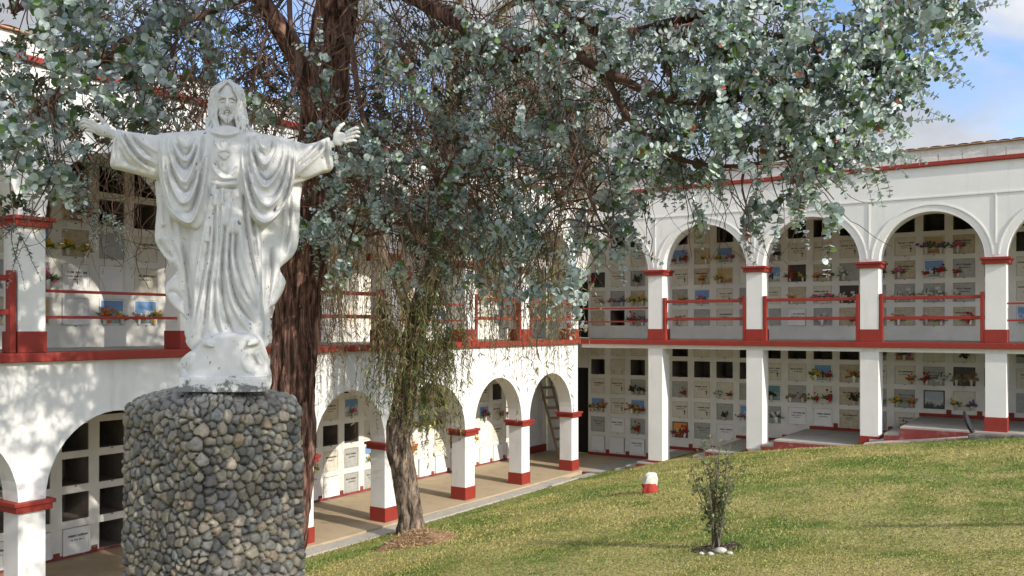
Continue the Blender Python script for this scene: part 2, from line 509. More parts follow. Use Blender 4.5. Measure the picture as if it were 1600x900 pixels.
# red risers & steps between the levels
mb = MB()
for i in range(1, len(lv_)):
    s0, _, z = lv_[i]; zp = lv_[i-1][2]; n = 3; dz = (z-zp)/n
    for k in range(n-1):
        mb.box(s0-.32*(n-1-k), s0+.001, -.10, DEP-.02, zp-.3, zp+dz*(k+1), 0)
st = mb.build('steps', M_gfloor, right_wing)
mb = MB()
for i in range(0, len(lv_)):
    s0, s1, z = lv_[i]
    if i == 0: s0 = .17
    mb.box(s0-.002, s1-.002, -.118, -.145, z-.5, z-.035)
    if i:
        zp = lv_[i-1][2]; dz = (z-zp)/3
        for k in range(3):
            x = s0-.32*(2-k)
            mb.box(x-.012, x-.001, -.09, DEP-.03, zp+dz*k+.004, zp+dz*(k+1)-.03)
            mb.box(x-.3, x-.001, -.122, -.15, zp+dz*k-.4, zp+dz*k-.04)
mb.build('red_riser', M_redfl, right_wing)

# kerb and drain in front of the left arcade
rk = random.Random(3)
kerb = empty('kerb', mat=ML); tag(kerb, kind='structure')
t = 1.2
mb = MB()
while t < 21:
    w = rk.uniform(.9, 1.5)
    dz = rk.uniform(-.012, .012)
    if not (5.2 < t < 5.7):
        mb.box(t, t+w-.015, .18+rk.uniform(-.01, .01), .58+rk.uniform(-.02, .02), -.3, -.015+dz)
    t += w
kb = mb.build('kerb_slabs', M_conc, kerb, bevel=.015)
kb['kind'] = 'structure'
mb = MB()
mb.box(.55, 1.25, -.2+.75, .98, -.2, .025); mb.box(.2, .75, .45, 1.0, -.2, -.03)
mb.box(1.3, 2.6, .62, .72, -.2, .03)
mb.build('drain_cover', M_conc, kerb, bevel=.01)
# corner: white end wall and dark doorway
mb = MB(); o = 1
mb.box(-2.58, -1.45, -DEP-.002, -DEP-.3, 0, SL-.17)      # left wing back wall near corner
mb.box(-2.58, -1.45, -DEP-.002, -DEP-.3, SL, 7.02)
mb.build('back_wall', M_wall, left_wing)
mb = MB()
for z0, z1 in ((0, SL-.17), (SL, 7.02)):
    mb.box(-2.6, -1.95, DEP+.002, DEP+.3, z0, z1)
    mb.box(-1.95, -1.16, DEP+.002, DEP+.3, z0+2.6, z1)
    mb.box(-2.6, -1.16, DEP+1.4, DEP+1.5, z0, z1)
mb.build('back_wall', M_wall, right_wing)
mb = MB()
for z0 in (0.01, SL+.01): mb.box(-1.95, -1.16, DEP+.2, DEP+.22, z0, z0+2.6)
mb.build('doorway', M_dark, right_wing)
mb = MB(); mb.box(-2.55, -1.45, -DEP, -DEP+.015, .005, .22); mb.build('skirting', M_red, left_wing)
# far end walls closing the corridors (out of frame)
mb = MB(); mb.box(XR1, XR1+.2, 0, DEP+1.2, -.4, 7.2); mb.build('end_wall', M_wall, right_wing)
mb = MB(); mb.box(XL1, XL1+.2, 0, -DEP-1.2, -.4, 7.2); mb.build('end_wall', M_wall, left_wing)

# ------------------------------------------------------------------ niche walls with plaques
PITCH = .654; ROWP = .572
CW, CH = .47, .45           # opening
def art_mat(name, c_top, c_bot, c_spot, scale=5):
    def ex(m, nt, b, tc):
        sp = nt.nodes.new('ShaderNodeSeparateXYZ'); nt.links.new(tc.outputs['Object'], sp.inputs[0])
        n = nt.nodes.new('ShaderNodeTexNoise'); n.inputs['Scale'].default_value = scale; n.inputs['Detail'].default_value = 5
        oi = nt.nodes.new('ShaderNodeObjectInfo'); ad3 = nt.nodes.new('ShaderNodeVectorMath'); ad3.operation = 'ADD'
        nt.links.new(tc.outputs['Object'], ad3.inputs[0]); nt.links.new(oi.outputs['Location'], ad3.inputs[1])
        nt.links.new(ad3.outputs[0], n.inputs['Vector'])
        ma = nt.nodes.new('ShaderNodeMath'); ma.operation = 'MULTIPLY_ADD'; ma.inputs[1].default_value = .85
        mm = nt.nodes.new('ShaderNodeMath'); mm.operation = 'MULTIPLY_ADD'; mm.inputs[1].default_value = 2.2; mm.inputs[2].default_value = .08
        nt.links.new(sp.outputs['Z'], mm.inputs[0])
        nt.links.new(n.outputs['Fac'], ma.inputs[0]); nt.links.new(mm.outputs[0], ma.inputs[2])
        cr = nt.nodes.new('ShaderNodeValToRGB'); e = cr.color_ramp.elements
        e[0].position = .18; e[0].color = (*c_bot, 1); e[1].position = .85; e[1].color = (*c_top, 1)
        x = e.new(.42); x.color = (*c_spot, 1); x = e.new(.55); x.color = (*c_top, 1)
        nt.links.new(ma.outputs[0], cr.inputs[0]); nt.links.new(cr.outputs[0], b.inputs['Base Color'])
    return mat(name, c_top, .35, extra=ex)
MP = {
 'P': mat('cream_stone', (.64, .60, .49), .55, (9, .12)), 'W': mat('white_cover', (.76, .75, .72), .75, (4, .08)),
 'G': mat('grey_granite', (.38, .38, .35), .4, (14, .22)), 'T': mat('sandstone_plaque', (.50, .43, .30), .5, (12, .3)),
 'B': art_mat('blue_picture', (.16, .30, .52), (.30, .36, .30), (.62, .66, .70), 13),
 'S': art_mat('sunset_picture', (.62, .26, .06), (.25, .05, .03), (.7, .5, .2), 11),
 'K': mat('dark_plaque', (.07, .055, .045), .35, (30, .5)),
 'L': art_mat('teal_picture', (.12, .26, .27), (.2, .3, .28), (.4, .45, .42), 13),
 'D': art_mat('landscape_picture', (.35, .38, .42), (.05, .06, .05), (.5, .5, .48), 9),
 'O': art_mat('golden_picture', (.50, .36, .16), (.35, .16, .08), (.6, .5, .3), 12),
}
FRAME_OF = {'P': 'P', 'W': 'W', 'G': 'G', 'T': 'T', 'B': 'W', 'S': 'K', 'K': 'K', 'L': 'W', 'D': 'K', 'O': 'P'}
plaque_cache = {}
def plaque_mesh(ty, feat, var):
    key = (ty, feat, var)
    if key in plaque_cache: return plaque_cache[key]
    r = random.Random(hash(ty+feat)*0 + ord(ty)*31 + var*7 + len(feat))
    mb = MB(); w, h = CW/2-.006, CH/2-.006
    mb.box(-w, w, -.012, .010, -h, h, 0)
    fw = .022
    m = 1
    for (a, b, c, d) in ((-w, w, h-fw, h), (-w, w, -h, -h+fw), (-w, -w+fw, -h+fw, h-fw), (w-fw, w, -h+fw, h-fw)):
        mb.box(a, b, -.014 , .022, c, d, m)
    dark = 2
    if 't' in feat:                       # engraved name and date, too small to read
        y = .012
        for li, (zz, sz, half) in enumerate(((.085, .040, .17), (.015, .024, .12), (-.035, .020, .08))[: 2+var % 2]):
            x = -half
            off = r.uniform(-.04, .03)
            while x < half:
                lw = r.uniform(.006, .013)
                mb.box(x+off, x+off+lw, .008, y, zz-sz/2*r.uniform(.7, 1), zz+sz/2*r.uniform(.6, 1), dark)
                x += lw + (r.uniform(.003, .006) if r.random() > .16 else .022)
    if 'c' in feat:                       # small cross at lower right
        cx, cz = -.135, -.075
        mb.box(cx-.008, cx+.008, .008, .02, cz-.06, cz+.06, 3)
        mb.box(cx-.032, cx+.032, .008, .021, cz+.014, cz+.03, 3)
    if 'j' in feat:                       # small praying figure silhouette on the picture
        mb.box(-.02, .02, .008, .014, -.13, .02, 3)
        mb.box(-.055, .055, .008, .013, -.03, -.008, 3); mb.box(-.013, .013, .008, .0145, .02, .05, 3)
    if 'o' in feat:                       # oval medallion
        n = len(mb.v)
        mb.poly([(.06*math.cos(a), .014, .085*math.sin(a)) for a in np.linspace(0, 2*math.pi, 17)[:-1]], 2 if ty != 'K' else 4)
        mb.poly([(.045*math.cos(a), .0155, .068*math.sin(a)) for a in np.linspace(0, 2*math.pi, 17)[:-1]], 4)
    if 'v' in feat:                       # two little vase holders
        for s in (-.14, .14): mb.box(s-.03, s+.03, .01, .06, -.19, -.10, 4)
    me_o = mb.build('plaque', [MP[ty], MP[FRAME_OF[ty]], M_text, M_black, MP['P']], None, recalc=True)
    me = me_o.data; bpy.data.objects.remove(me_o)
    plaque_cache[key] = me
    return me

# petals
BLOOM = {'r': (.50, .02, .03), 'p': (.62, .13, .27), 'y': (.72, .48, .03), 'w': (.72, .70, .64), 'v': (.30, .12, .40), 'o': (.68, .22, .05), 'd': (.30, .22, .13), 'n': (.10, .03, .03)}
BNAME = {'r': 'red', 'p': 'pink', 'y': 'yellow', 'w': 'white', 'v': 'purple', 'o': 'orange', 'd': 'dried brown', 'n': 'dark red'}
M_stem = mat('stem_green', (.05, .12, .03), .7)
bouquet_cache = {}
def bouquet_meshes(cols, var):
    key = (cols, var)
    if key in bouquet_cache: return bouquet_cache[key]
    r = random.Random(ord(cols[0])*13 + len(cols)*5 + var)
    V = []; F = []; mi = []
    mats_ = [mat('petal_'+BNAME[c].replace(' ', '_'), BLOOM[c], .7, (20, .3)) for c in cols]
    nb = r.randint(8, 12)
    for k in range(nb):
        cx, cz = r.gauss(0, .055), .14 + r.gauss(0, .04); cy = r.uniform(.01, .07)
        rad = r.uniform(.020, .034)
        m = r.randrange(len(cols))
        n0 = len(V); V += [(cx-.002, cy-.005, cz), (cx+.002, cy-.005, cz), (.004, .03, .105), (-.004, .03, .105)]; F.append((n0, n0+1, n0+2, n0+3)); mi.append(m)
        # rosette of bent petals
        for ring, (nn, rr, up) in enumerate(((7, 1.0, .25), (5, .62, .6))):
            a0 = r.uniform(0, 6)
            for i in range(nn):
                a = a0 + 2*math.pi*i/nn; da = math.pi/nn*1.15
                n0 = len(V)
                c = (cx, cy, cz)
                V += [(cx, cy-.004, cz), (cx+rad*rr*.7*math.cos(a-da), cy+rad*up*.6, cz+rad*rr*.7*math.sin(a-da)),
                      (cx+rad*rr*math.cos(a), cy+rad*up, cz+rad*rr*math.sin(a)),
                      (cx+rad*rr*.7*math.cos(a+da), cy+rad*up*.6, cz+rad*rr*.7*math.sin(a+da))]
                F.append((n0, n0+1, n0+2, n0+3)); mi.append(m)
    blo = mesh_np('blooms', np.array(V), np.array(F), mats_, midx=mi)
    V = []; F = []
    for k in range(22):
        a = r.uniform(-.3, math.pi+.3); l = r.uniform(.05, .12)
        x, z, y = r.gauss(0, .03), .10, r.uniform(.0, .05)
        d = (math.cos(a), math.sin(a)*.9)
        n0 = len(V); w = .011
        V += [(x, y, z), (x+d[0]*l*.5-d[1]*w, y+.01, z+d[1]*l*.5+d[0]*w), (x+d[0]*l, y+.015, z+d[1]*l), (x+d[0]*l*.5+d[1]*w, y+.01, z+d[1]*l*.5-d[0]*w)]
        F.append((n0, n0+1, n0+2, n0+3))
    lea = mesh_np('leaves', np.array(V), np.array(F), [M_stem if 'd' not in cols else mat('petal_dried_brown', BLOOM['d'])])
    v, f = tubes([[(0, .03, 0), (0, .03, .01), (0, .03, .10), (0, .03, .115)]], [[.018, .024, .036, .034]], 12)
    vas = mesh_np('vase', v*np.array([.8, .8, .92]), f, [mat('cream_vase', (.58, .55, .48), .5, (8, .2)) if var else M_white], smooth=True)
    res = tuple(o.data for o in (blo, lea, vas))
    for o in (blo, lea, vas): bpy.data.objects.remove(o)
    bouquet_cache[key] = res
    return res
def place_bouquet(M, x, y, z, o, cols, label, var, vase=True, sc=1.0):
    e = bpy.data.objects.new('flower_bouquet', None)
    rot = Matrix.Rotation(0 if o > 0 else math.pi, 4, 'Z')
    e.matrix_world = M @ Matrix.Translation((x, y, z)) @ rot @ Matrix.Scale(sc, 4)
    e.empty_display_size = .05
    COL.objects.link(e)
    b, l, v = bouquet_meshes(cols, var)
    for nm, me in (('blooms', b), ('leaves', l)) + ((('vase', v),) if vase else ()):
        c = bpy.data.objects.new(nm, me); COL.objects.link(c); c.parent = e
    tag(e, label, 'flowers', 'flower bouquets on the burial niches')
    return e

ORD = ['first', 'second', 'third', 'fourth', 'fifth', 'sixth', 'seventh', 'eighth', 'ninth', 'tenth', 'eleventh', 'twelfth', 'thirteenth', 'fourteenth', 'fifteenth', 'sixteenth', 'seventeenth', 'eighteenth', 'nineteenth', 'twentieth'] + ['%dth' % k for k in range(21, 50)]
ROWN = ['bottom', 'second', 'third', 'fourth', 'fifth', 'top']
TYN = {'P': 'cream', 'W': 'white', 'G': 'grey', 'T': 'sandstone', 'B': 'blue picture', 'S': 'sunset picture', 'K': 'dark', 'L': 'teal picture', 'D': 'landscape picture', 'O': 'golden picture', 'E': 'open'}
def niche_wall(M, o, x0, ncols, zr0, nrows, ztop, spec, label, where, floor=None, seed=1, zb=0.02):
    """spec[row][col] strings such as 'Ptc:ry' (row 0 = bottom)"""
    e = empty('niche_wall', mat=M); tag(e, label, 'wall')
    mb = MB(); rr = random.Random(seed)
    yf = -o*DEP
    pl = []
    seen = {}
    def yy(d): return yf - o*d        # d metres behind the front
    xa, xb = x0-PITCH/2, x0+(ncols-.5)*PITCH
    zlo = zr0-ROWP/2
    for c in range(ncols):
        cx = x0+c*PITCH
        fl = floor(cx) if floor else zb
        for r in range(nrows):
            cz = zr0+r*ROWP
            X0, X1, Z0, Z1 = cx-PITCH/2, cx+PITCH/2, cz-ROWP/2, cz+ROWP/2
            sp = spec(r, c)
            if cz-CH/2 < fl+.03 or sp == '':
                mb.poly([(X0, yf, Z0), (X1, yf, Z0), (X1, yf, Z1), (X0, yf, Z1)], 0); continue
            jx, jz = rr.uniform(-.006, .006), rr.uniform(-.006, .006)
            x0_, x1_, z0_, z1_ = cx-CW/2+jx, cx+CW/2+jx, cz-CH/2+jz, cz+CH/2+jz
            out = [(X0, Z0), (X1, Z0), (X1, Z1), (X0, Z1)]; inn = [(x0_, z0_), (x1_, z0_), (x1_, z1_), (x0_, z1_)]
            ty, _, fl_ = sp.partition(':')
            kind = ty[0]
            d = .75 if kind == 'E' else .035
            for k in range(4):
                k2 = (k+1) % 4
                mb.poly([(out[k][0], yf, out[k][1]), (out[k2][0], yf, out[k2][1]), (inn[k2][0], yf, inn[k2][1]), (inn[k][0], yf, inn[k][1])], 0)
                dd = .03
                mb.poly([(inn[k][0], yf, inn[k][1]), (inn[k2][0], yf, inn[k2][1]), (inn[k2][0], yy(dd), inn[k2][1]), (inn[k][0], yy(dd), inn[k][1])], 0)
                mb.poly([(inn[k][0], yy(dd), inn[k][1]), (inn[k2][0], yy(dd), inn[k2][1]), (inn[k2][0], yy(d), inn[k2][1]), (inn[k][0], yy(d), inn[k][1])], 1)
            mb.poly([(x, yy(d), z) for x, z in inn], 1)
            # tiny painted number under the niche
            if rr.random() < .8:
                k0 = cx-.02
                for q in range(3): mb.box(k0+q*.014, k0+q*.014+.009, yf-o*.002, yf+o*.004, Z0+.038, Z0+.056, 2)
            if kind != 'E':
                raised = kind == 'W' and r == 0
                po = bpy.data.objects.new('plaque', plaque_mesh(kind, ty[1:], rr.randrange(3)))
                COL.objects.link(po); po.parent = e
                po.location = (cx+jx, yy(.02 if not raised else -.012), cz+jz)
                if o < 0: po.rotation_euler = (0, 0, math.pi)
            if fl_:
                vase = True
                spots = {1: [rr.choice((-.12, -.05, .1))], 2: [-.16, .16], 3: [-.17, 0, .17]}[len(fl_.split('+'))]
                parts = fl_.split('+')
                for i, cc in enumerate(parts):
                    xx = cx + (spots[i] if len(parts) > 1 else rr.choice((-.13, .0, .13)))
                    side = ''
                    if len(parts) == 2: side = ['left ', 'right '][i if o < 0 else 1-i]
                    if len(parts) == 3: side = ['left ', 'middle ', 'right '][i if o < 0 else 2-i]
                    lab = '%s%s flowers on %s niche, %s row, %s column %s' % (side, '-'.join(BNAME[k] for k in cc), TYN[kind], ROWN[r], ORD[c], where)
                    place_bouquet(M, xx, yf+o*.015, cz-CH/2+.01, o, cc, lab, rr.randrange(3), vase, rr.uniform(1.0, 1.65))
    # solid band below and above, ends
    for z0, z1 in ((min(zb, zlo), zlo), (zr0+(nrows-.5)*ROWP, ztop)):
        if z1 > z0: mb.poly([(xa, yf, z0), (xb, yf, z0), (xb, yf, z1), (xa, yf, z1)], 0)
    for x in (xa, xb): mb.poly([(x, yf, zb), (x, yy(.9), zb), (x, yy(.9), ztop), (x, yf, ztop)], 0)
    mb.poly([(xa, yy(.9), zb), (xb, yy(.9), zb), (xb, yy(.9), ztop), (xa, yy(.9), ztop)], 0)
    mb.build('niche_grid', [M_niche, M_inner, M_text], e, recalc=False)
    return e

def table(rows, ncols, fallback, seed):
    """rows: dict row -> space separated list; '.' = fallback"""
    T = {r: s.split() for r, s in rows.items()}; rg = random.Random(seed)
    G = {}
    for c in range(ncols):
        for r in range(6):
            G[r, c] = rg.choices(*fallback)[0]
    def f(r, c):
        if r in T and c < len(T[r]) and T[r][c] != '.': return T[r][c]
        return G[r, c]
    return f
FB = (['Pt', 'Ptc', 'P:o', 'G:w', 'Gt:r', 'B:y', 'Bj', 'E', 'Wt', 'T:y+y', 'Pt:r', 'W', 'O:p', 'E'], [3, 3, 1.2, 1.2, 1, 1, .6, 2.5, 2, .8, 1, 1.5, .8, 1])
NR = 22
rl = table({
 5: 'P P P P E P P E E E E E Gt:r O:v P P:n G:w Gt:r G:p P P E',
 4: 'E Pv E P E E E E Ptc Pt Bj:y+r T:o Ptc Pt:o Gt:r+w K:d+d . Pt P:o Pt . .',
 3: 'Pt Ptc G:n+n Pt G:r Ptc P:w+r G:r L:n G:d+d P:r+r Tt:n G:y Gt:y+o D P:y+v Pt G:r Pt . . .',
 2: 'Bj:o+o Ptc Bj:o+y+r Pt Ptc Ptc G:n B:p G:w Wt Wt Tt G:n . . . . . . . . .',
 1: 'Gt Wt G:r P Sj:r+r Gt Wt Wt Wt . . . . . . . . . . . . .',
 0: 'W W Wt W Wt P W . . . . . . . . . . . . . . .'}, NR, FB, 5)
niche_wall(MR_, -1, -.82, NR, .36, 6, SL-.17, rl, 'wall of burial niches behind the square lower pillars of the right wing', 'of right lower wall',
           floor=lambda s: rfloor(s)+.0, seed=2, zb=-.02)
ru = table({
 4: 'E E E E E P E E E E E E E E E E E E E E E E',
 3: 'Pt P Pt P Bj:r+r T:y B:y+p Pt Gt:n Ptc Ptc Ptc G Ptc O:v+v Tt:p G E Kj Pt . .',
 2: 'Kj:r Pt G:n P Ptc Tt:o O:y W Bj:p K:r+y T:o+p G:w B:r Tt:p Bj:r+r Gt:r Ptc Pt Pt . . .',
 1: 'Pt:p G:p+v T:y+y P G:y Bj:p Ptc G:r Pt T:o Pt:p+p K:w+w G:p G:w+w G:w+w Gt:w Bj Pt B:r . . .',
 0: 'T E G:r+p P P:o G Pt G G Wt G:w T:r G:r T:o T:p+p Tt:r Bj Bj:y Gt . . .'}, NR, FB, 6)
niche_wall(MR_, -1, -.82, NR, 4.09, 5, 7.02, ru, 'wall of burial niches behind the upper gallery arches of the right wing', 'of right upper wall', seed=3, zb=SL-.02)
NLc = 29
X0L = 11.88-20*.654     # -1.2
ll = table({
 5: 'P E E Pt E E P E E P E E E E E E E E E E E E E E E E',
 4: 'E E Pt:r E P E E E E E E E E E E E E E E E E E E E E E',
 3: 'E Pt E Pt Pt:r Pt E W:w E P Pt B:p Pt P E E E E E E E E E E E E',
 2: 'B Pt:p+v Pt:o Bj:p Pt B:p G:r B:y+o O:o+r T:r+o P:y E E E E E E Pt E E E E E',
 1: 'W:p G:o Pt W O:y+o S:y Pt Wt T:o+p O:o+p B:y Gt Pt . . . . Pt Pt Pt E E E E E E E',
 0: 'W W W W W W W W W W Gt Gt W W W W W W W W E Wt W Wt W W W'}, NLc, FB, 7)
# match the bays that show: columns 8-13 behind the second lower arch
niche_wall(ML, 1, X0L, NLc, .27, 6, SL-.17, ll, 'wall of burial niches behind the lower arches of the left wing', 'of left lower wall', seed=4, zb=.0)
lu = table({
 4: ' '.join(['E']*29),
 3: 'Pt P E P Pt E P Pt P E P Pt Pt P E P Pt E Pt E E O:p E P E P Pt P Pt',
 2: 'Pt B:y P T:y+y Pt P B:p Pt Pt Bj P T:y P Pt P Pt B:r Pt P Pt G T:y+y B:y+y P Pt P P Pt P',
 1: 'Pt P G O:y+y Pt G Pt P T Pt Pt G P P P P P P Pt Pt W Wt G:p+r G:w P Pt P P',
 0: 'P Pt G P Pt P B Pt O P Pt P W B P P P P P B:y+o B:y+o W O T:w P P P P P'}, NLc, FB, 8)
niche_wall(ML, 1, X0L, NLc, 4.09, 5, 7.02, lu, 'wall of burial niches behind the upper gallery of the left wing', 'of left upper wall', seed=5, zb=SL-.02)

# red painted baseboards with stepped profile
mb = MB(); rr = random.Random(9)
for c in range(NLc):
    x = X0L+c*PITCH
    mb.box(x-PITCH/2, x+PITCH/2-.001, -DEP+.001, -DEP+.016, .004, .045+rr.uniform(0, .012))
    mb.box(x+PITCH/2-.05, x+PITCH/2+.05, -DEP+.0012, -DEP+.018, .0045, .13+rr.uniform(-.02, .02))
mb.build('skirting', M_redfl, left_wing)
mb = MB()
for c in range(NR):
    x = -.82+c*PITCH; f = rfloor(x)
    mb.box(x-PITCH/2, x+PITCH/2-.001, DEP-.001, DEP-.016, f+.003, f+.085)
    mb.box(x+PITCH/2-.055, x+PITCH/2+.055, DEP-.0012, DEP-.018, f+.004, f+.19)
mb.build('skirting', M_red, right_wing)
# ------------------------------------------------------------------ sculpting in a distance field
def surfnet(f, org, h):
    s = f < 0
    nx, ny, nz = f.shape
    cnt = np.zeros((nx-1, ny-1, nz-1), np.int8)
    for i in (0, 1):
        for j in (0, 1):
            for k in (0, 1):
                cnt += s[i:nx-1+i, j:ny-1+j, k:nz-1+k]
    act = np.argwhere((cnt > 0) & (cnt < 8))
    idx = np.full(cnt.shape, -1, np.int32); idx[tuple(act.T)] = np.arange(len(act))
    corners = np.array([(i, j, k) for i in (0, 1) for j in (0, 1) for k in (0, 1)])
    val = np.stack([f[act[:, 0]+c[0], act[:, 1]+c[1], act[:, 2]+c[2]] for c in corners], 1)
    acc = np.zeros((len(act), 3)); n = np.zeros(len(act))
    for a in range(8):
        for b in range(a+1, 8):
            if np.abs(corners[a]-corners[b]).sum() != 1: continue
            m = (val[:, a] < 0) != (val[:, b] < 0)
            t = val[m, a]/(val[m, a]-val[m, b])
            acc[m] += corners[a] + t[:, None]*(corners[b]-corners[a]); n[m] += 1
    V = (act + acc/n[:, None])*h + np.array(org)
    F = []
    for ax in range(3):
        sl0 = [slice(None)]*3; sl1 = [slice(None)]*3
        sl0[ax] = slice(0, -1); sl1[ax] = slice(1, None)
        d = s[tuple(sl0)] != s[tuple(sl1)]
        e = np.argwhere(d)
        o1, o2 = [q for q in range(3) if q != ax]
        e = e[(e[:, o1] > 0) & (e[:, o2] > 0) & (e[:, o1] < f.shape[o1]-1) & (e[:, o2] < f.shape[o2]-1)]
        def g(d1, d2):
            q = e.copy(); q[:, o1] -= d1; q[:, o2] -= d2
            return idx[tuple(q.T)]
        quad = np.stack([g(1, 1), g(0, 1), g(0, 0), g(1, 0)], 1)
        flip = s[tuple(e.T)] ^ (ax == 1)
        quad[~flip] = quad[~flip][:, ::-1]
        F.append(quad)
    F = np.concatenate(F); F = F[(F >= 0).all(1)]
    return V, F

def smin(a, b, k):
    h = np.clip(.5+.5*(b-a)/k, 0, 1)
    return b*(1-h)+a*h-k*h*(1-h)

def poly_sd(X, Z, pts):
    pts = np.asarray(pts, float); n = len(pts)
    d = np.full(X.shape, 1e9); ins = np.zeros(X.shape, bool)
    for i in range(n):
        a, b = pts[i], pts[(i+1) % n]
        ex, ez = b-a; wx, wz = X-a[0], Z-a[1]
        t = np.clip((wx*ex+wz*ez)/(ex*ex+ez*ez+1e-12), 0, 1)
        d = np.minimum(d, (wx-ex*t)**2+(wz-ez*t)**2)
        c = ((a[1] <= Z) & (b[1] > Z)) | ((b[1] <= Z) & (a[1] > Z))
        with np.errstate(divide='ignore', invalid='ignore'):
            xi = a[0]+(Z-a[1])*ex/(ez if abs(ez) > 1e-12 else 1e-12)
        ins ^= c & (X < xi)
    d = np.sqrt(d)
    return np.where(ins, -d, d)

def seg_dist(X, Z, pts):
    pts = np.asarray(pts, float)
    d = np.full(X.shape, 1e9); tt = np.zeros(X.shape)
    L_ = np.r_[0, np.cumsum(np.linalg.norm(np.diff(pts, axis=0), axis=1))]; tot = L_[-1]
    for i in range(len(pts)-1):
        a, b = pts[i], pts[i+1]; ex, ez = b-a
        wx, wz = X-a[0], Z-a[1]
        t = np.clip((wx*ex+wz*ez)/(ex*ex+ez*ez+1e-12), 0, 1)
        q = np.sqrt((wx-ex*t)**2+(wz-ez*t)**2)
        m = q < d
        d = np.where(m, q, d); tt = np.where(m, (L_[i]+t*(L_[i+1]-L_[i]))/tot, tt)
    return d, tt

SPX = .004      # metres per photo pixel on the statue
def sp(x, y): return ((x-350)*SPX, (605-y)*SPX)
def spl(pts): return [sp(*p) for p in pts]

def build_statue():
    h = .0062
    xs = np.arange(-.78, .72, h); ys = np.arange(-.33, .26, h); zs = np.arange(-.02, 1.66, h)
    X, Z = np.meshgrid(xs, zs, indexing='ij')
    F3 = np.full((len(xs), len(ys), len(zs)), .3, np.float32)
    Y3 = ys[None, :, None].astype(np.float32)
    def layer(pts, yf, yb, Rr=.03, strokes=(), k=.006, smooth=4):
        nonlocal F3
        pts = np.array(spl(pts)) if smooth == 0 else np.array(spline_closed(spl(pts), smooth))
        x0, z0 = pts.min(0)-.05; x1, z1 = pts.max(0)+.05
        i0, i1 = np.searchsorted(xs, (x0, x1)); j0, j1 = np.searchsorted(zs, (z0, z1))
        Xs, Zs = X[i0:i1, j0:j1], Z[i0:i1, j0:j1]
        pd = poly_sd(Xs, Zs, pts)
        d = np.clip(-pd, 0, Rr)
        edge = Rr*(1-np.sqrt(1-(1-d/Rr)**2))
        f = yf(Xs, Zs) if callable(yf) else np.full(Xs.shape, yf)
        b = yb(Xs, Zs) if callable(yb) else np.full(Xs.shape, yb)
        for st in strokes:
            p, w, a = st[:3]
            q = np.array(spl(p)); q = spline(q, 6) if len(q) > 2 else q
            dd, tt = seg_dist(Xs, Zs, q)
            tp = np.clip(np.minimum(tt, 1-tt)*5, 0, 1)**.6 if len(st) < 4 else np.clip((1-tt)*5, 0, 1)**.6
            w = w*SPX
            a = a*(1.75 if a < 0 else 1.3)
            if a > 0: prof = np.exp(-(dd/(w*.9))**2)
            else: prof = np.exp(-np.abs(dd/(w*.85))**1.15)
            f = f - a*prof*tp*SPX
        f = f + edge; b = b - edge
        g = np.maximum(np.maximum(f[:, None, :]-Y3, Y3-b[:, None, :]), pd[:, None, :]).astype(np.float32)
        F3[i0:i1, :, j0:j1] = smin(F3[i0:i1, :, j0:j1], g*.8, k)
    def spline_closed(p, n):
        p = np.array(p, float); m = len(p); out = []
        for i in range(m):
            a, b, c, d = p[i-1], p[i], p[(i+1) % m], p[(i+2) % m]
            t = np.linspace(0, 1, n, endpoint=False)[:, None]
            # tension for tight shapes
            s_ = .35
            out.append((2*t**3-3*t**2+1)*b+(t**3-2*t**2+t)*s_*(c-a)+(-2*t**3+3*t**2)*c+(t**3-t**2)*s_*(d-b))
        return np.vstack(out)
    def bulge(cx, w, dep, y0=0., e=.5, ztab=None):
        cx_ = (cx-350)*SPX; w_ = w*SPX
        def f(Xs, Zs):
            ww = w_; dp = dep; c_ = cx_
            if ztab is not None:
                py = 605-Zs/SPX
                ks = sorted(ztab); 
                c_ = (np.interp(py, ks, [ztab[k][0] for k in ks])-350)*SPX
                ww = np.interp(py, ks, [ztab[k][1] for k in ks])*SPX
                dp = np.interp(py, ks, [ztab[k][2] for k in ks])
            u = np.clip(np.abs(Xs-c_)/ww, 0, 1)
            return y0 - dp*(1-u**2)**e
        return f
    # --- back mantle hanging behind (outer wavy edges)
    layer([(243,268),(243,320),(240,350),(240,374),(252,395),(264,410),(277,422),(260,440),(256,455),(262,468),(271,480),(289,497),(288,512),(290,528),(320,545),
           (350,540),(400,545),(417,542),(423,531),(424,505),(421,482),(430,476),(440,462),(446,449),(448,437),(438,419),(449,408),(460,398),(467,385),(470,370),(471,350),(472,310),(472,270),(400,230),(300,230)],
          bulge(352, 125, .115, .05, .8), .15, .022,
          [([(250,290),(252,340),(262,385),(280,420),(284,455)], 5, 4.0), ([(262,300),(266,360),(283,400),(290,440)], 5, 4.5),
           ([(247,372),(258,392),(272,404)], 4, -5), ([(262,455),(275,458),(284,470)], 4, -4),
           ([(276,330),(282,390),(294,440),(296,490)], 5, 3.5), ([(254,350),(258,372)], 4, -4), ([(286,380),(292,430),(300,500)], 3, -6),
           ([(462,290),(459,340),(452,390),(438,412)], 5, 4.0), ([(448,300),(446,350),(440,400),(436,450)], 5, 4.5),
           ([(455,300),(453,350),(445,398)], 3, -5),
           ([(431,370),(430,430),(421,480),(419,530)], 6, 4.5), ([(420,380),(417,450),(412,530)], 4, 3.0), ([(440,420),(432,450),(425,472)], 3, -4.5),
           ([(425,385),(423,440),(416,490)], 2.6, -5)], smooth=3)
    # --- tunic
    tz = {200: (352, 30, .11), 235: (352, 60, .15), 285: (352, 62, .165), 300: (352, 60, .16), 360: (350, 68, .175), 440: (352, 72, .185), 500: (350, 72, .195), 545: (352, 74, .21)}
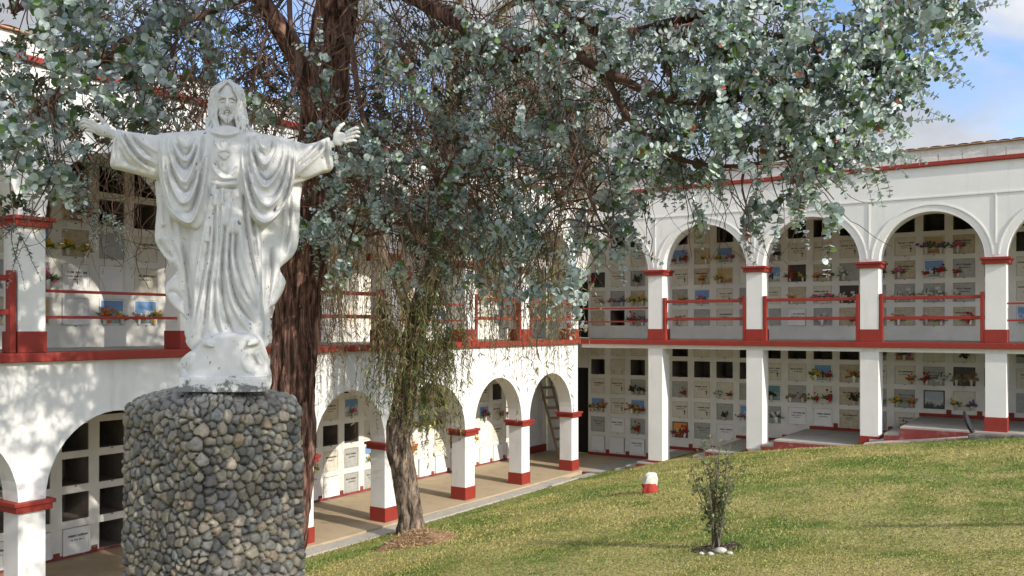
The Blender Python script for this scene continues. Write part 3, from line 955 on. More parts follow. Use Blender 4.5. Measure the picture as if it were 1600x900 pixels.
    sk = [([(348,300),(346,350),(340,420),(339,450),(342,485),(350,522),(362,546)], 5, 6.5, 1),
          ([(357,330),(353,380),(354,425),(360,464),(372,494),(388,514),(402,524)], 5, 6.5, 1),
          ([(364,350),(362,400),(372,449),(390,479),(404,508)], 4.5, 5.5, 1),
          ([(374,340),(378,390),(390,431),(402,470),(405,500)], 5, 4.5, 1),
          ([(352,360),(347,420),(347,455),(352,490),(364,520),(372,535)], 3, -7, 1),
          ([(360,370),(358,420),(366,462),(380,488),(398,508)], 2.6, -7, 1),
          ([(368,370),(368,410),(381,455),(400,485)], 2.6, -6, 1),
          ([(335,300),(331,370),(324,420),(314,470),(303,518),(293,538)], 5, 6, 1),
          ([(327,320),(318,370),(308,430),(303,470),(300,500)], 4, 5, 1),
          ([(340,310),(338,370),(332,430),(329,480),(327,520)], 4.5, 5.5, 1),
          ([(331,330),(326,385),(318,435),(309,480),(302,515)], 2.6, -6.5, 1),
          ([(336,330),(334,390),(327,440),(320,500),(314,540)], 2.8, -6.5, 1),
          ([(344,330),(342,390),(336,450),(337,500),(345,530)], 2.4, -4.5, 1),
          ([(386,300),(390,350),(398,400),(405,450),(407,510)], 4.5, 5, 1), ([(381,310),(384,360),(394,415),(404,455)], 2.6, -6, 1),
          ([(396,300),(402,360),(409,420)], 4, 4, 1), ([(392,310),(397,370),(404,420)], 2, -5, 1),
          ([(362,300),(364,330)], 2.5, -3), ([(352,300),(351,330)], 2.5, -3), ([(343,300),(341,330)], 2.5, -3),
          # chest folds
          ([(332,262),(338,275),(350,284),(366,283)], 3, 3), ([(336,255),(346,272),(362,279)], 2, -3.5), ([(371,262),(366,274),(352,282)], 3, 2.5),
          ([(331,286),(350,287.5),(371,286)], 1.8, -5), ([(330,292),(350,293),(372,292)], 3.5, 3.5), ([(331,298),(350,299),(371,298)], 1.5, -4.5),
          ([(326,206),(336,213),(352,217),(368,213),(376,207)], 2.2, 3.5), ([(328,212),(340,219),(352,222),(366,219),(375,212)], 2, -2)]
    layer([(325,200),(318,215),(305,240),(300,285),(300,340),(295,400),(301,450),(303,478),(299,505),(290,533),(301,547),(312,538),(330,528),(345,530),(352,542),(361,552),(368,548),(364,537),(378,527),(398,522),(405,533),(412,534),(414,500),(410,460),(409,410),(408,340),(405,285),(400,240),(385,215),(376,200)],
          bulge(0, 0, 0, .0, .5, tz), .10, .03, sk, smooth=3)
    # girdle ends
    layer([(330,297),(337,297),(333,358),(322,358)], bulge(330, 20, .03, -.150, .5), .0, .006, smooth=0, k=.003)
    layer([(324,352),(329,352),(327,381),(316,380)], bulge(322, 20, .02, -.155, .5), .0, .006, smooth=0, k=.003)
    # --- sacred heart relief
    layer([(340,243),(343,239),(348,240),(350.5,243),(354,239),(359,240),(361,244),(357,251),(350,256),(343,250)], bulge(350, 14, .03, -.15, .6), -.05, .008, [([(341,247),(350,244),(360,247)], 1.2, -3)], k=.003, smooth=3)
    for q in ([(347,239),(344,231),(347,225),(349,230),(352,223),(354,230),(357,227),(356,235),(353,240)],):
        layer(q, bulge(350, 10, .012, -.148, .6), -.05, .006, k=.003, smooth=3)
    layer([(334,229),(338,229),(344,238),(341,240)], -.154, -.05, .005, k=.003, smooth=3)
    # --- mantle, draped U folds
    zl = {200: (290, 60, .10), 250: (287, 60, .14), 320: (290, 50, .155), 360: (296, 45, .15)}
    def us(cx, rows, xl, xr, amp=6):
        out = []
        for (yb, tl, tr, w) in rows:
            out.append(([(xl+(cx-xl)*tl, yb-95*(1-tl*.25)), (xl+(cx-xl)*(tl+.18), yb-52), (xl+(cx-xl)*(tl+.5*(1-tl)), yb-18), (cx, yb), (xr-(xr-cx)*(tr+.5*(1-tr)), yb-20), (xr-(xr-cx)*(tr+.18), yb-55), (xr-(xr-cx)*tr, yb-95*(1-tr*.3))], w, amp))
        return out
    left_s = [([(249,215),(252,250),(259,300),(272,335),(292,352),(305,345),(316,310),(324,262),(330,225)], 3.6, 7.5),
              ([(255,215),(258,250),(268,290),(281,318),(291,322),(302,310),(314,270),(320,230)], 3.8, 7),
              ([(262,213),(266,245),(276,272),(288,290),(297,282),(307,255),(314,225)], 3.6, 6.5),
              ([(268,213),(275,235),(285,253),(293,256),(300,246),(308,222)], 3.4, 5.5),
              ([(276,211),(283,224),(291,234),(299,228),(305,216)], 3.2, 4.5),
              ([(250,235),(256,290),(268,328),(285,340)], 2.0, -6), ([(257,245),(266,292),(279,320),(287,328)], 2.2, -6),
              ([(286,337),(300,332),(311,295),(320,250)], 2.2, -6), ([(264,242),(273,276),(286,300),(296,300),(308,270)], 2.2, -6),
              ([(272,237),(281,258),(290,268),(299,258),(309,232)], 2.2, -5.5), ([(277,226),(285,241),(292,245),(301,233)], 2.0, -4.5),
              ([(324,212),(322,260),(319,300),(314,335)], 4, 4.5), ([(318,212),(315,250),(311,290)], 1.8, -5)]
    layer([(247,209),(256,206),(290,205),(318,203),(330,206),(337,214),(336,250),(331,285),(325,320),(318,350),(308,361),(298,358),(285,352),(271,343),(262,328),(255,305),(248,270)],
          bulge(0, 0, 0, -.025, .5, {200: (296, 66, .03), 215: (295, 64, .085), 250: (292, 60, .135), 320: (298, 52, .175), 360: (298, 50, .165)}), .10, .022, left_s, smooth=3)
    right_s = [([(461,225),(458,270),(450,310),(434,338),(412,352),(396,340),(384,305),(377,262),(375,230)], 3.6, 7.5),
               ([(453,222),(450,262),(440,300),(422,326),(408,322),(394,295),(385,250)], 3.8, 7),
               ([(445,221),(440,255),(430,280),(414,298),(402,285),(392,255),(388,225)], 3.6, 6.5),
               ([(436,219),(430,240),(420,256),(411,262),(402,248),(396,222)], 3.4, 5.5),
               ([(426,216),(420,228),(412,236),(404,226),(400,214)], 3.2, 4.5),
               ([(457,240),(451,290),(438,322),(420,338)], 2.0, -6), ([(449,245),(440,285),(427,310),(412,314)], 2.2, -6),
               ([(414,340),(398,325),(387,285),(381,245)], 2.2, -6), ([(441,240),(432,268),(418,284),(406,276),(396,240)], 2.2, -6),
               ([(432,232),(424,248),(412,270),(404,262),(394,235)], 2.0, -5), ([(426,225),(419,240),(412,246),(403,234)], 2.0, -4.5),
               ([(380,212),(379,250),(381,290),(386,325)], 4, 4.5), ([(387,212),(388,250),(392,285)], 1.8, -5)]
    layer([(372,206),(386,203),(410,209),(440,214),(458,219),(464,232),(462,262),(457,295),(446,318),(435,336),(422,350),(410,357),(398,350),(390,338),(382,312),(376,280),(371,250),(370,222)],
          bulge(0, 0, 0, -.025, .5, {200: (410, 66, .03), 215: (412, 64, .085), 250: (416, 60, .135), 320: (410, 50, .175), 360: (408, 48, .165)}), .10, .022, right_s, smooth=3)
    # --- sleeves (arms open, reaching a little forward)
    def sleeve(sgn, x_in, x_out):
        def f(Xs, Zs):
            px = 350+Xs/SPX; t = np.clip((px-x_in)/(x_out-x_in), 0, 1)
            py = 605-Zs/SPX
            mid = np.interp(t, [0, 1], [240, 232 if sgn < 0 else 238])
            u = np.clip(np.abs(py-mid)/38, 0, 1)
            return -.01 - .05*t - .085*(1-.25*t)*np.sqrt(1-u**2*.98)
        def b(Xs, Zs):
            px = 350+Xs/SPX; t = np.clip((px-x_in)/(x_out-x_in), 0, 1)
            py = 605-Zs/SPX
            u = np.clip(np.abs(py-235)/38, 0, 1)
            return .01 - .045*t + .07*(1-.3*t)*np.sqrt(1-u**2*.98)
        return f, b
    f, b = sleeve(-1, 255, 172)
    layer([(275,206),(243,209),(210,205),(190,201),(181,199),(177,214),(173,240),(171,258),(185,262),(205,267),(225,273),(250,279),(275,270)], f, b, .02,
          [([(196,204),(206,222),(222,244),(246,258)], 3.5, 4.5), ([(185,203),(196,228),(212,250),(235,266)], 3.5, 4.5), ([(210,206),(224,224),(248,240)], 3.2, 3.5),
           ([(190,206),(202,228),(220,250),(243,264)], 2, -5), ([(203,208),(216,226),(240,248)], 2, -4.5), ([(180,205),(178,235),(178,256)], 3, 2.5), ([(186,230),(196,250),(214,262)], 2.5, -3.5),
           ([(184,203),(181,230),(182,258)], 1.5, -2.5)], smooth=3)
    f, b = sleeve(1, 445, 520)
    layer([(430,215),(460,219),(478,224),(495,221),(510,214),(516,214),(519,235),(522,258),(518,265),(505,268),(485,277),(468,283),(452,286),(430,280)], f, b, .02,
          [([(512,222),(500,240),(480,258),(462,274)], 3.2, 4), ([(502,222),(486,240),(470,256)], 3.2, 4), ([(490,226),(476,240),(462,256)], 3, 3),
           ([(507,222),(494,240),(474,258)], 1.8, -4.5), ([(495,226),(480,242),(466,256)], 1.8, -4), ([(512,217),(514,240),(517,262)], 2.6, 3), ([(508,218),(509,242),(511,264)], 1.5, -3)], smooth=3)
    # --- rock base, moulded, and plinth
    rng = np.random.default_rng(4)
    layer([(281,582),(279,572),(284,560),(294,551),(305,545),(320,530),(345,520),(375,520),(400,522),(410,530),(415,545),(420,560),(422,575),(420,588),(350,590),(285,590)],
          bulge(350, 78, .255, .0, .5), bulge(350, 78, -.2, .0, .5), .03,
          [([(285,560),(300,552),(296,575)], 5, 3), ([(385,548),(378,560),(384,575),(398,580)], 4, 4), ([(400,545),(412,562),(415,580)], 4, -3.5),
           ([(392,552),(400,566),(396,578)], 3, -4.5), ([(287,572),(296,583)], 4, -3), ([(405,548),(400,556),(410,572)], 3, 3.5)], smooth=4)
    # feet
    def ell(c, r, k=.006, rot=0):
        nonlocal F3
        c = np.array(c); i0, i1 = np.searchsorted(xs, (c[0]-r[0]-.04, c[0]+r[0]+.04)); j0, j1 = np.searchsorted(zs, (c[2]-r[2]-.04, c[2]+r[2]+.04))
        Xx, Yy, Zz = np.meshgrid(xs[i0:i1], ys, zs[j0:j1], indexing='ij')
        q = np.sqrt(((Xx-c[0])/r[0])**2+((Yy-c[1])/r[1])**2+((Zz-c[2])/r[2])**2)
        F3[i0:i1, :, j0:j1] = smin(F3[i0:i1, :, j0:j1], ((q-1)*min(r)).astype(np.float32), k)
    for fx, fy, s_, d in ((326, 531, 1, -1), (393, 529, 1, 1)):
        x_, z_ = sp(fx, fy)
        ell((x_, -.195, z_-.016), (.044, .075, .032), .014)
        for t in range(5):
            ell((x_-d*(.026-.0125*t), -.268+.007*t, z_-.034+.003*t), (.0085-.0006*t, .020, .011), .003)
    # plinth slab of the statue
    bx = .265; i = slice(None)
    Xx, Yy, Zz = np.meshgrid(xs, ys, zs[:24], indexing='ij')
    q = np.maximum(np.maximum(np.abs(Xx-(-.005))-(bx+.003), np.abs(Yy-(-.02))-.255), np.maximum(Zz-.072, -.015-Zz))
    F3[:, :, :24] = smin(F3[:, :, :24], q.astype(np.float32), .008)
    V, F = surfnet(F3, (xs[0], ys[0], zs[0]), h)
    return V, F

# --- finer pieces: head, hair, hands
def grid3(lo, hi, h):
    ax = [np.arange(lo[i], hi[i], h) for i in range(3)]
    return ax, np.meshgrid(*ax, indexing='ij')
def ell_f(G, c, r, rotx=0, rotz=0, roty=0):
    X, Y, Z = G[0]-c[0], G[1]-c[1], G[2]-c[2]
    if rotx: Y, Z = Y*math.cos(rotx)+Z*math.sin(rotx), -Y*math.sin(rotx)+Z*math.cos(rotx)
    if rotz: X, Y = X*math.cos(rotz)+Y*math.sin(rotz), -X*math.sin(rotz)+Y*math.cos(rotz)
    if roty: X, Z = X*math.cos(roty)+Z*math.sin(roty), -X*math.sin(roty)+Z*math.cos(roty)
    return (np.sqrt((X/r[0])**2+(Y/r[1])**2+(Z/r[2])**2)-1)*min(r)
def cap_f(G, a, b, ra, rb):
    a = np.array(a, float); b = np.array(b, float); d = b-a
    px, py, pz = G[0]-a[0], G[1]-a[1], G[2]-a[2]
    t = np.clip((px*d[0]+py*d[1]+pz*d[2])/(d@d), 0, 1)
    return np.sqrt((px-d[0]*t)**2+(py-d[1]*t)**2+(pz-d[2]*t)**2)-(ra+(rb-ra)*t)
def chain_f(G, pts, rads, f, k):
    for i in range(len(pts)-1): f = smin(f, cap_f(G, pts[i], pts[i+1], rads[i], rads[i+1]), k)
    return f
def sub(f, g, k): return -smin(-f, g, k)

def build_head():
    h = .0031
    ax, G = grid3((-.17, -.17, 1.52), (.24, .17, 1.95), h)
    cx = .02
    def q(px, py, y): return ((px-350)*SPX, y, (605-py)*SPX)
    f = ell_f(G, (cx, .015, 1.815), (.070, .090, .100))                     # skull
    f = smin(f, ell_f(G, (cx, -.022, 1.755), (.060, .066, .085)), .02)      # face
    f = smin(f, ell_f(G, (cx-.002, -.058, 1.680), (.030, .026, .028)), .02) # chin
    for s in (-1, 1): f = smin(f, ell_f(G, (cx+s*.034, -.056, 1.745), (.020, .018, .022)), .016)   # cheekbones
    # brow and sockets
    for s in (-1, 1):
        f = chain_f(G, [(cx+s*.010, -.094, 1.795), (cx+s*.032, -.090, 1.800), (cx+s*.052, -.070, 1.792)], [.006, .007, .005], f, .010)
        f = sub(f, ell_f(G, (cx+s*.027, -.096, 1.776), (.020, .016, .013)), .008)
        f = smin(f, ell_f(G, (cx+s*.027, -.077, 1.775), (.0165, .0125, .0095)), .002)      # lowered lids
        f = chain_f(G, [(cx+s*.012, -.083, 1.7715), (cx+s*.027, -.0905, 1.768), (cx+s*.042, -.078, 1.772)], [.0022]*3, f, .002)
        f = sub(f, cap_f(G, (cx+s*.013, -.088, 1.7655), (cx+s*.040, -.086, 1.7655), .0024, .0024), .002)
    # nose
    f = chain_f(G, [(cx, -.088, 1.790), (cx, -.103, 1.755), (cx-.001, -.112, 1.737)], [.0075, .0085, .0105], f, .008)
    for s in (-1, 1): f = smin(f, ell_f(G, (cx+s*.011, -.100, 1.734), (.008, .010, .007)), .004)
    # mouth, moustache, forked beard
    f = sub(f, cap_f(G, (cx-.016, -.094, 1.7165), (cx+.016, -.094, 1.7165), .003, .003), .003)
    f = smin(f, ell_f(G, (cx, -.087, 1.7095), (.014, .009, .0055)), .004)
    for s in (-1, 1):
        f = chain_f(G, [(cx+s*.003, -.098, 1.7265), (cx+s*.018, -.093, 1.7195), (cx+s*.030, -.080, 1.706), (cx+s*.033, -.070, 1.690)], [.0055, .0065, .006, .004], f, .004)
        f = chain_f(G, [(cx+s*.040, -.055, 1.715), (cx+s*.033, -.066, 1.690), (cx+s*.018, -.080, 1.668), (cx+s*.008, -.083, 1.645)], [.011, .012, .013, .006], f, .008)
        f = chain_f(G, [(cx+s*.050, -.030, 1.735), (cx+s*.045, -.045, 1.70), (cx+s*.03, -.06, 1.675)], [.010, .012, .010], f, .010)
    f = smin(f, ell_f(G, (cx, -.082, 1.690), (.010, .010, .012)), .006)
    # beard grooves
    for j in range(-3, 4):
        f = sub(f, cap_f(G, (cx+j*.010, -.094+abs(j)*.005, 1.697), (cx+j*.005, -.096+abs(j)*.003, 1.655), .0018, .0012), .003)
    # neck
    f = smin(f, cap_f(G, (cx, .01, 1.74), (cx-.004, .0, 1.57), .052, .056), .015)
    for s in (-1, 1): f = smin(f, cap_f(G, (cx+s*.040, -.020, 1.68), (cx+s*.010, -.050, 1.585), .009, .008), .012)
    # hair mass
    f = smin(f, np.maximum(ell_f(G, (cx, .030, 1.818), (.090, .100, .112)), -(G[1]+.035+.6*np.clip(1.86-G[2], 0, .2))), .012)
    # wavy locks from the parting, both sides
    rng = np.random.default_rng(11)
    def lock(p0, p1, p2, p3, r0, r1, ph, amp):
        n = 13; pts = []; rr = []
        P_ = np.array([p0, p1, p2, p3], float)
        c = spline(P_, 5); idx_ = np.linspace(0, len(c)-1, n)
        for i, t in enumerate(idx_):
            k = int(t); k2 = min(k+1, len(c)-1); v = c[k]*(1-t+k)+c[k2]*(t-k)
            w = math.sin(ph+i*1.15)*amp*min(1, i/4)
            pts.append((v[0]+w, v[1]-abs(w)*.5, v[2])); rr.append(r0+(r1-r0)*i/(n-1))
        return pts, rr
    for s in (-1, 1):
        out = 1.0 if s > 0 else .78
        tops = [(.004, -.052, 1.905), (.010, -.035, 1.918), (.010, -.010, 1.925), (.008, .02, 1.928)]
        for li in range(9):
            a = li/8.
            t0 = tops[min(3, li//2)]
            p0 = (cx+s*t0[0], t0[1], t0[2])
            p1 = (cx+s*(.056+.031*min(1, a*1.6)), -.066+.085*a, 1.842+.030*a)
            p2 = (cx+s*(.062+.044*min(1, a*1.5)), -.055+.085*a, 1.745)
            p3 = (cx+s*(.058+out*.085*(a if s > 0 else a*.8))*1.0, -.075+.11*a, 1.585+.025*a)
            pts, rr = lock(p0, p1, p2, p3, .0078, .0105, li*1.3+(.5 if s > 0 else 0), .0105)
            f = chain_f(G, pts, rr, f, .0022)
        for li in range(4):
            a = li/3.
            p1 = (cx+s*(.070+.02*a), -.038+.05*a, 1.80); p2 = (cx+s*(.083+.018*a), -.045+.05*a, 1.70)
            pts, rr = lock((cx+s*.045, -.045+.03*a, 1.885), p1, p2, (cx+s*(.09+.075*out*a), -.085+.05*a, 1.575-.0*a), .010, .0125, 2+li*1.7, .013)
            f = chain_f(G, pts, rr, f, .0022)
    f[:, :, 0] = .1
    V, F = surfnet(f.astype(np.float32), (ax[0][0], ax[1][0], ax[2][0]), h)
    return V, F

def build_hand(side):
    """side=-1: hand at the left of the photograph"""
    h = .0027
    if side < 0:
        W = np.array([(178-350)*SPX, -.085, (605-211)*SPX])
        ax, G = grid3((-.92, -.23, 1.53), (-.63, .0, 1.75), h)
        Pm = lambda px, py, y: np.array([(px-350)*SPX, y, (605-py)*SPX])
        f = cap_f(G, Pm(190, 218, -.085), Pm(172, 207, -.095), .030, .025)
        f = chain_f(G, [Pm(172, 206, -.097), Pm(163, 204, -.108), Pm(153, 200, -.118)], [.026, .034, .030], f, .012)
        f = smin(f, ell_f(G, Pm(158, 204, -.112), (.050, .022, .026), roty=-.35), .012)
        fing = [([(151,194,-.122),(141,189.5,-.140),(134,187,-.150),(130,186.5,-.150)], .0112),
                ([(149,198,-.124),(139,194,-.144),(132,191.5,-.154),(127.5,191.5,-.152)], .0114),
                ([(149,202,-.122),(139,199,-.142),(133,197,-.150),(129,197,-.148)], .0110),
                ([(150,206,-.116),(142,204,-.132),(137,203,-.140),(134,203.5,-.140)], .0100)]
        th = ([(168,197,-.100),(160,188,-.112),(154,181,-.118),(148,176,-.116)], .0125)
        seps = [((146,195),(152,197)), ((144,199),(151,200)), ((145,203),(151,203.5))]
    else:
        ax, G = grid3((.59, -.24, 1.50), (.87, .0, 1.70), h)
        Pm = lambda px, py, y: np.array([(px-350)*SPX, y, (605-py)*SPX])
        f = cap_f(G, Pm(506, 236, -.075), Pm(519, 225, -.092), .032, .025)
        f = smin(f, ell_f(G, Pm(532, 216, -.115), (.046, .020, .040), roty=.25), .012)
        f = smin(f, ell_f(G, Pm(527, 221, -.120), (.020, .014, .026), roty=.7), .010)
        fing = [([(541,207,-.125),(549,203,-.142),(555,200.5,-.150),(559,200.5,-.145)], .0100),
                ([(542,212,-.126),(551,208.5,-.145),(557,206.5,-.154),(561,207,-.148)], .0102),
                ([(542,217,-.125),(550,214.5,-.142),(556,213,-.150),(560,213.5,-.146)], .0098),
                ([(540,222,-.120),(547,220.5,-.134),(552,219.5,-.140),(556,220,-.138)], .0088)]
        th = ([(524,210,-.108),(528,202,-.118),(532,197,-.124),(537,193.5,-.126)], .0125)
    for pts, r in fing:
        f = chain_f(G, [Pm(*p) for p in pts], [r, r*.97, r*.9, r*.8], f, .0035)
    pts, r = th
    f = chain_f(G, [Pm(*p) for p in pts], [r*1.15, r, r*.92, r*.78], f, .007)
    V, F = surfnet(f.astype(np.float32), (ax[0][0], ax[1][0], ax[2][0]), h)
    return V, F

def statue_extra(m, nt, b, tc):
    stains((.46, .45, .41), 3.0, .50, .76, .35, .4)(m, nt, b, tc)
    stains((.38, .37, .32), 9.0, .58, .78, .4, .45)(m, nt, b, tc)
    stains((.05, .05, .05), 40.0, .655, .69, .7, .85, 4)(m, nt, b, tc)
    stains((.06, .06, .055), 14.0, .655, .685, .8, .85, 9)(m, nt, b, tc)
def low_dirt(m, nt, b, tc):
    # peeling dark patches where the plinth meets the mortar
    sp_ = nt.nodes.new('ShaderNodeSeparateXYZ'); nt.links.new(tc.outputs['Object'], sp_.inputs[0])
    n = nt.nodes.new('ShaderNodeTexNoise'); n.inputs['Scale'].default_value = 11; n.inputs['Detail'].default_value = 8; n.inputs['Roughness'].default_value = .7
    nt.links.new(tc.outputs['Object'], n.inputs['Vector'])
    a = nt.nodes.new('ShaderNodeMath'); a.operation = 'MULTIPLY_ADD'; a.inputs[1].default_value = -2.6
    nt.links.new(sp_.outputs['Z'], a.inputs[0]); nt.links.new(n.outputs['Fac'], a.inputs[2])
    mr = nt.nodes.new('ShaderNodeMapRange'); mr.inputs[1].default_value = .43; mr.inputs[2].default_value = .49; mr.inputs[4].default_value = .85
    nt.links.new(a.outputs[0], mr.inputs[0])
    mx = nt.nodes.new('ShaderNodeMix'); mx.data_type = 'RGBA'; nt.links.new(base_src(nt, b), mx.inputs[6]); mx.inputs[7].default_value = (.10, .105, .10, 1)
    nt.links.new(mr.outputs[0], mx.inputs[0]); nt.links.new(mx.outputs[2], b.inputs['Base Color'])
M_statue = mat('painted_cement', (.625, .62, .61), .9, (5, .06), (70, .35, .004), extra=multi(statue_extra, low_dirt))
STX, STY = -1.81, 5.53
st_face = math.atan2(1.81, 5.53)          # turned towards the path the photographer stands on
MS = Matrix.Translation((STX, STY, EYE-(605-510)/FPX*5.5+.0)) @ Matrix.Rotation(st_face, 4, 'Z')
def fit(V):
    """proportions of the arms as built: the left one a little shorter and lower"""
    V = V.copy(); th = st_face; x = V[:, 0]; ydep = -.03-.11*np.clip(np.abs(x)/.85, 0, 1)
    u = (350+x/SPX-800)/FPX
    c, s_ = math.cos(th), math.sin(th)
    xn = (u*(STY+ydep*c)-STX+ydep*s_)/(c-u*s_)
    dep = STY+xn*s_+ydep*c
    ze = 95*SPX
    V[:, 2] = ze+(V[:, 2]-ze)*(dep/5.5*.35+.65*dep/5.5)
    V[:, 0] = xn
    return V
statue = empty('statue', mat=MS)
tag(statue, 'weathered white statue of a robed bearded man with open arms on pebble pedestal', 'statue')
v, f = build_statue(); v = fit(v); mesh_np('robe', v, f, [M_statue], statue, smooth=True)
v, f = build_head(); v = fit(v); mesh_np('head', v, f, [M_statue], statue, smooth=True)
for s in (-1, 1):
    v, f = build_hand(s); v = fit(v); mesh_np('hand', v, f, [M_statue], statue, smooth=True)

# ------------------------------------------------------------------ pebble pedestal
def build_pedestal():
    rng = np.random.default_rng(8)
    H = 2.45
    a = .388       # half side
    n_exp = 14.0
    # outline of rounded square turned so a corner faces the left third of the view
    th = np.linspace(0, 2*np.pi, 2001)
    def prof(th): 
        c, s = np.cos(th), np.sin(th)
        r = (np.abs(c)**n_exp+np.abs(s)**n_exp)**(-1/n_exp)
        return r*c*a, r*s*a
    x, y = prof(th); L_ = np.r_[0, np.cumsum(np.hypot(np.diff(x), np.diff(y)))]
    per = L_[-1]
    step = .0075
    nu = int(per/step); us = np.arange(nu)*per/nu
    tu = np.interp(us, L_, th)
    cap_len = .52      # over the shoulder and across the top
    total = H+cap_len
    vs = np.arange(0, total, step)
    # seeds: poisson-like with varied size
    seeds = []; rads = []
    tries = rng.random((60000, 2))*[per, total]
    rr = rng.choice([.018, .023, .028, .032, .037], 60000, p=[.16, .25, .28, .2, .11])
    cell = {}
    for (u, v_), r in zip(tries, rr):
        k = (int(u/.1), int(v_/.1)); ok = True
        for i in (-1, 0, 1):
            for j in (-1, 0, 1):
                for (u2, v2, r2) in cell.get((k[0]+i, k[1]+j), ()):
                    du = abs(u-u2); du = min(du, per-du)
                    if du*du+(v_-v2)**2 < (.93*(r+r2))**2: ok = False; break
                if not ok: break
            if not ok: break
        if ok: cell.setdefault(k, []).append((u, v_, r)); seeds.append((u, v_)); rads.append(r)
    S = np.array(seeds); Rd = np.array(rads); ns = len(S)
    # wrap
    S2 = np.vstack([S, S+[per, 0], S-[per, 0]]); R2 = np.tile(Rd, 3); ID = np.tile(np.arange(ns), 3)
    keep = (S2[:, 0] > -.15) & (S2[:, 0] < per+.15); S2, R2, ID = S2[keep], R2[keep], ID[keep]
    angs = rng.random(ns)*np.pi; asp = rng.uniform(.62, 1.0, ns)
    U, Vv = np.meshgrid(us, vs, indexing='ij')
    # wobble the coordinates so that the joints are not straight
    def vn(X, Y, sc, sd):
        g = np.random.default_rng(sd).random((257, 257)); x_ = (X*sc) % 256; y_ = (Y*sc) % 256
        i = x_.astype(int); j = y_.astype(int); fx, fy = x_-i, y_-j; fx = fx*fx*(3-2*fx); fy = fy*fy*(3-2*fy)
        return (g[i, j]*(1-fx)+g[i+1, j]*fx)*(1-fy)+(g[i, j+1]*(1-fx)+g[i+1, j+1]*fx)*fy-.5
    Uw = U+.010*vn(U, Vv, 30, 1); Vw = Vv+.010*vn(U, Vv, 30, 2)
    F1 = np.full(U.shape, 9.); F2 = np.full(U.shape, 9.); I1 = np.zeros(U.shape, int)
    for k in range(len(S2)):
        su, sv = S2[k]; r = R2[k]; id_ = ID[k]; w = .13
        i0 = max(0, int((su-w)/(per/nu))); i1 = min(nu, int((su+w)/(per/nu))+1); j0 = max(0, int((sv-w)/step)); j1 = min(len(vs), int((sv+w)/step)+1)
        if i0 >= i1 or j0 >= j1: continue
        du, dv = Uw[i0:i1, j0:j1]-su, Vw[i0:i1, j0:j1]-sv
        c, s = math.cos(angs[id_]), math.sin(angs[id_])
        p, q = du*c+dv*s, -du*s+dv*c
        d = np.sqrt((p*asp[id_]**.5)**2+(q/asp[id_]**.5)**2)-r
        f1, f2, ii = F1[i0:i1, j0:j1], F2[i0:i1, j0:j1], I1[i0:i1, j0:j1]
        m = d < f1
        F2[i0:i1, j0:j1] = np.where(m, f1, np.minimum(f2, d)); I1[i0:i1, j0:j1] = np.where(m, id_, ii); F1[i0:i1, j0:j1] = np.where(m, d, f1)
    e = np.clip((F2-F1)/2, 0, .03)
    hs = rng.uniform(.013, .030, ns)[I1]; tl = rng.uniform(-.30, .30, (ns, 2))
    Su = S[I1]; du = U-Su[..., 0]; du = (du+per/2) % per-per/2; dv = Vv-Su[..., 1]
    t = np.clip(e/.021, 0, 1); dome = np.sqrt(1-(1-t)**2)
    joint = e < .0042
    hgt = np.where(joint, -.012, hs*dome + (tl[I1][..., 0]*du+tl[I1][..., 1]*dv)*dome*.5 + .004*vn(U, Vv, 60, 3)*dome)
    # base position: wall, rounded shoulder, top
    Rs = .13
    ang = np.clip((Vv-(H-Rs))/Rs, 0, np.pi/2)
    inset = np.where(Vv < H-Rs, 0, Rs*(1-np.cos(ang)))
    z = np.where(Vv < H-Rs, Vv, H-Rs+Rs*np.sin(ang))
    over = np.clip(Vv-(H-Rs+Rs*np.pi/2), 0, None)
    inset = inset+over; z = z+over*.26
    bx, by = prof(np.repeat(tu[:, None], len(vs), 1))
    taper = 1+.035*np.clip((H-Vv)/H, 0, 1)
    nx, ny = bx, by
    rad = np.hypot(bx, by)
    # outward normal (superellipse gradient)
    gx = np.sign(bx)*np.abs(bx)**(n_exp-1); gy = np.sign(by)*np.abs(by)**(n_exp-1); gn = np.hypot(gx, gy)+1e-12; gx /= gn; gy /= gn
    sc = (rad*taper-inset-.0)/rad
    up = np.sin(ang); outn = np.cos(ang); top = over > 0
    up = np.where(top, 1, up); outn = np.where(top, 0, outn)
    lump = .02*vn(U, Vv, 5, 7)
    hh = hgt+lump
    Xp = bx*sc+gx*hh*outn; Yp = by*sc+gy*hh*outn; Zp = z+hh*up
    V = np.stack([Xp, Yp, Zp], -1).reshape(-1, 3)
    m = len(vs)
    i = np.arange(nu)[:, None]; j = np.arange(m-1)[None, :]; i2 = (i+1) % nu
    F = np.stack([i*m+j, i2*m+j, i2*m+j+1, i*m+j+1], -1).reshape(-1, 4)
    # colour of every stone (its own mineral colour) and of the mortar
    base = np.array([(.155, .155, .15), (.20, .185, .16), (.12, .125, .12), (.24, .22, .185), (.17, .165, .13), (.14, .15, .155), (.25, .24, .21), (.19, .16, .12), (.10, .10, .10)])
    ci = rng.choice(len(base), ns, p=[.2, .16, .14, .12, .12, .1, .06, .04, .06])
    sc_ = (base[ci]*rng.uniform(.62, 1.08, (ns, 1))*np.array([1.06, 1.0, .92]))[I1]
    c = np.where(joint[..., None], np.array([.03, .028, .025]), sc_)
    # pale lime bloom on the upper stones
    lime = np.clip((Vv-(H-.16))/.35, 0, 1)[..., None]*.45*(~joint[..., None])
    c = c*(1-lime)+np.array([.42, .41, .38])*lime
    return V, F, c.reshape(-1, 3)
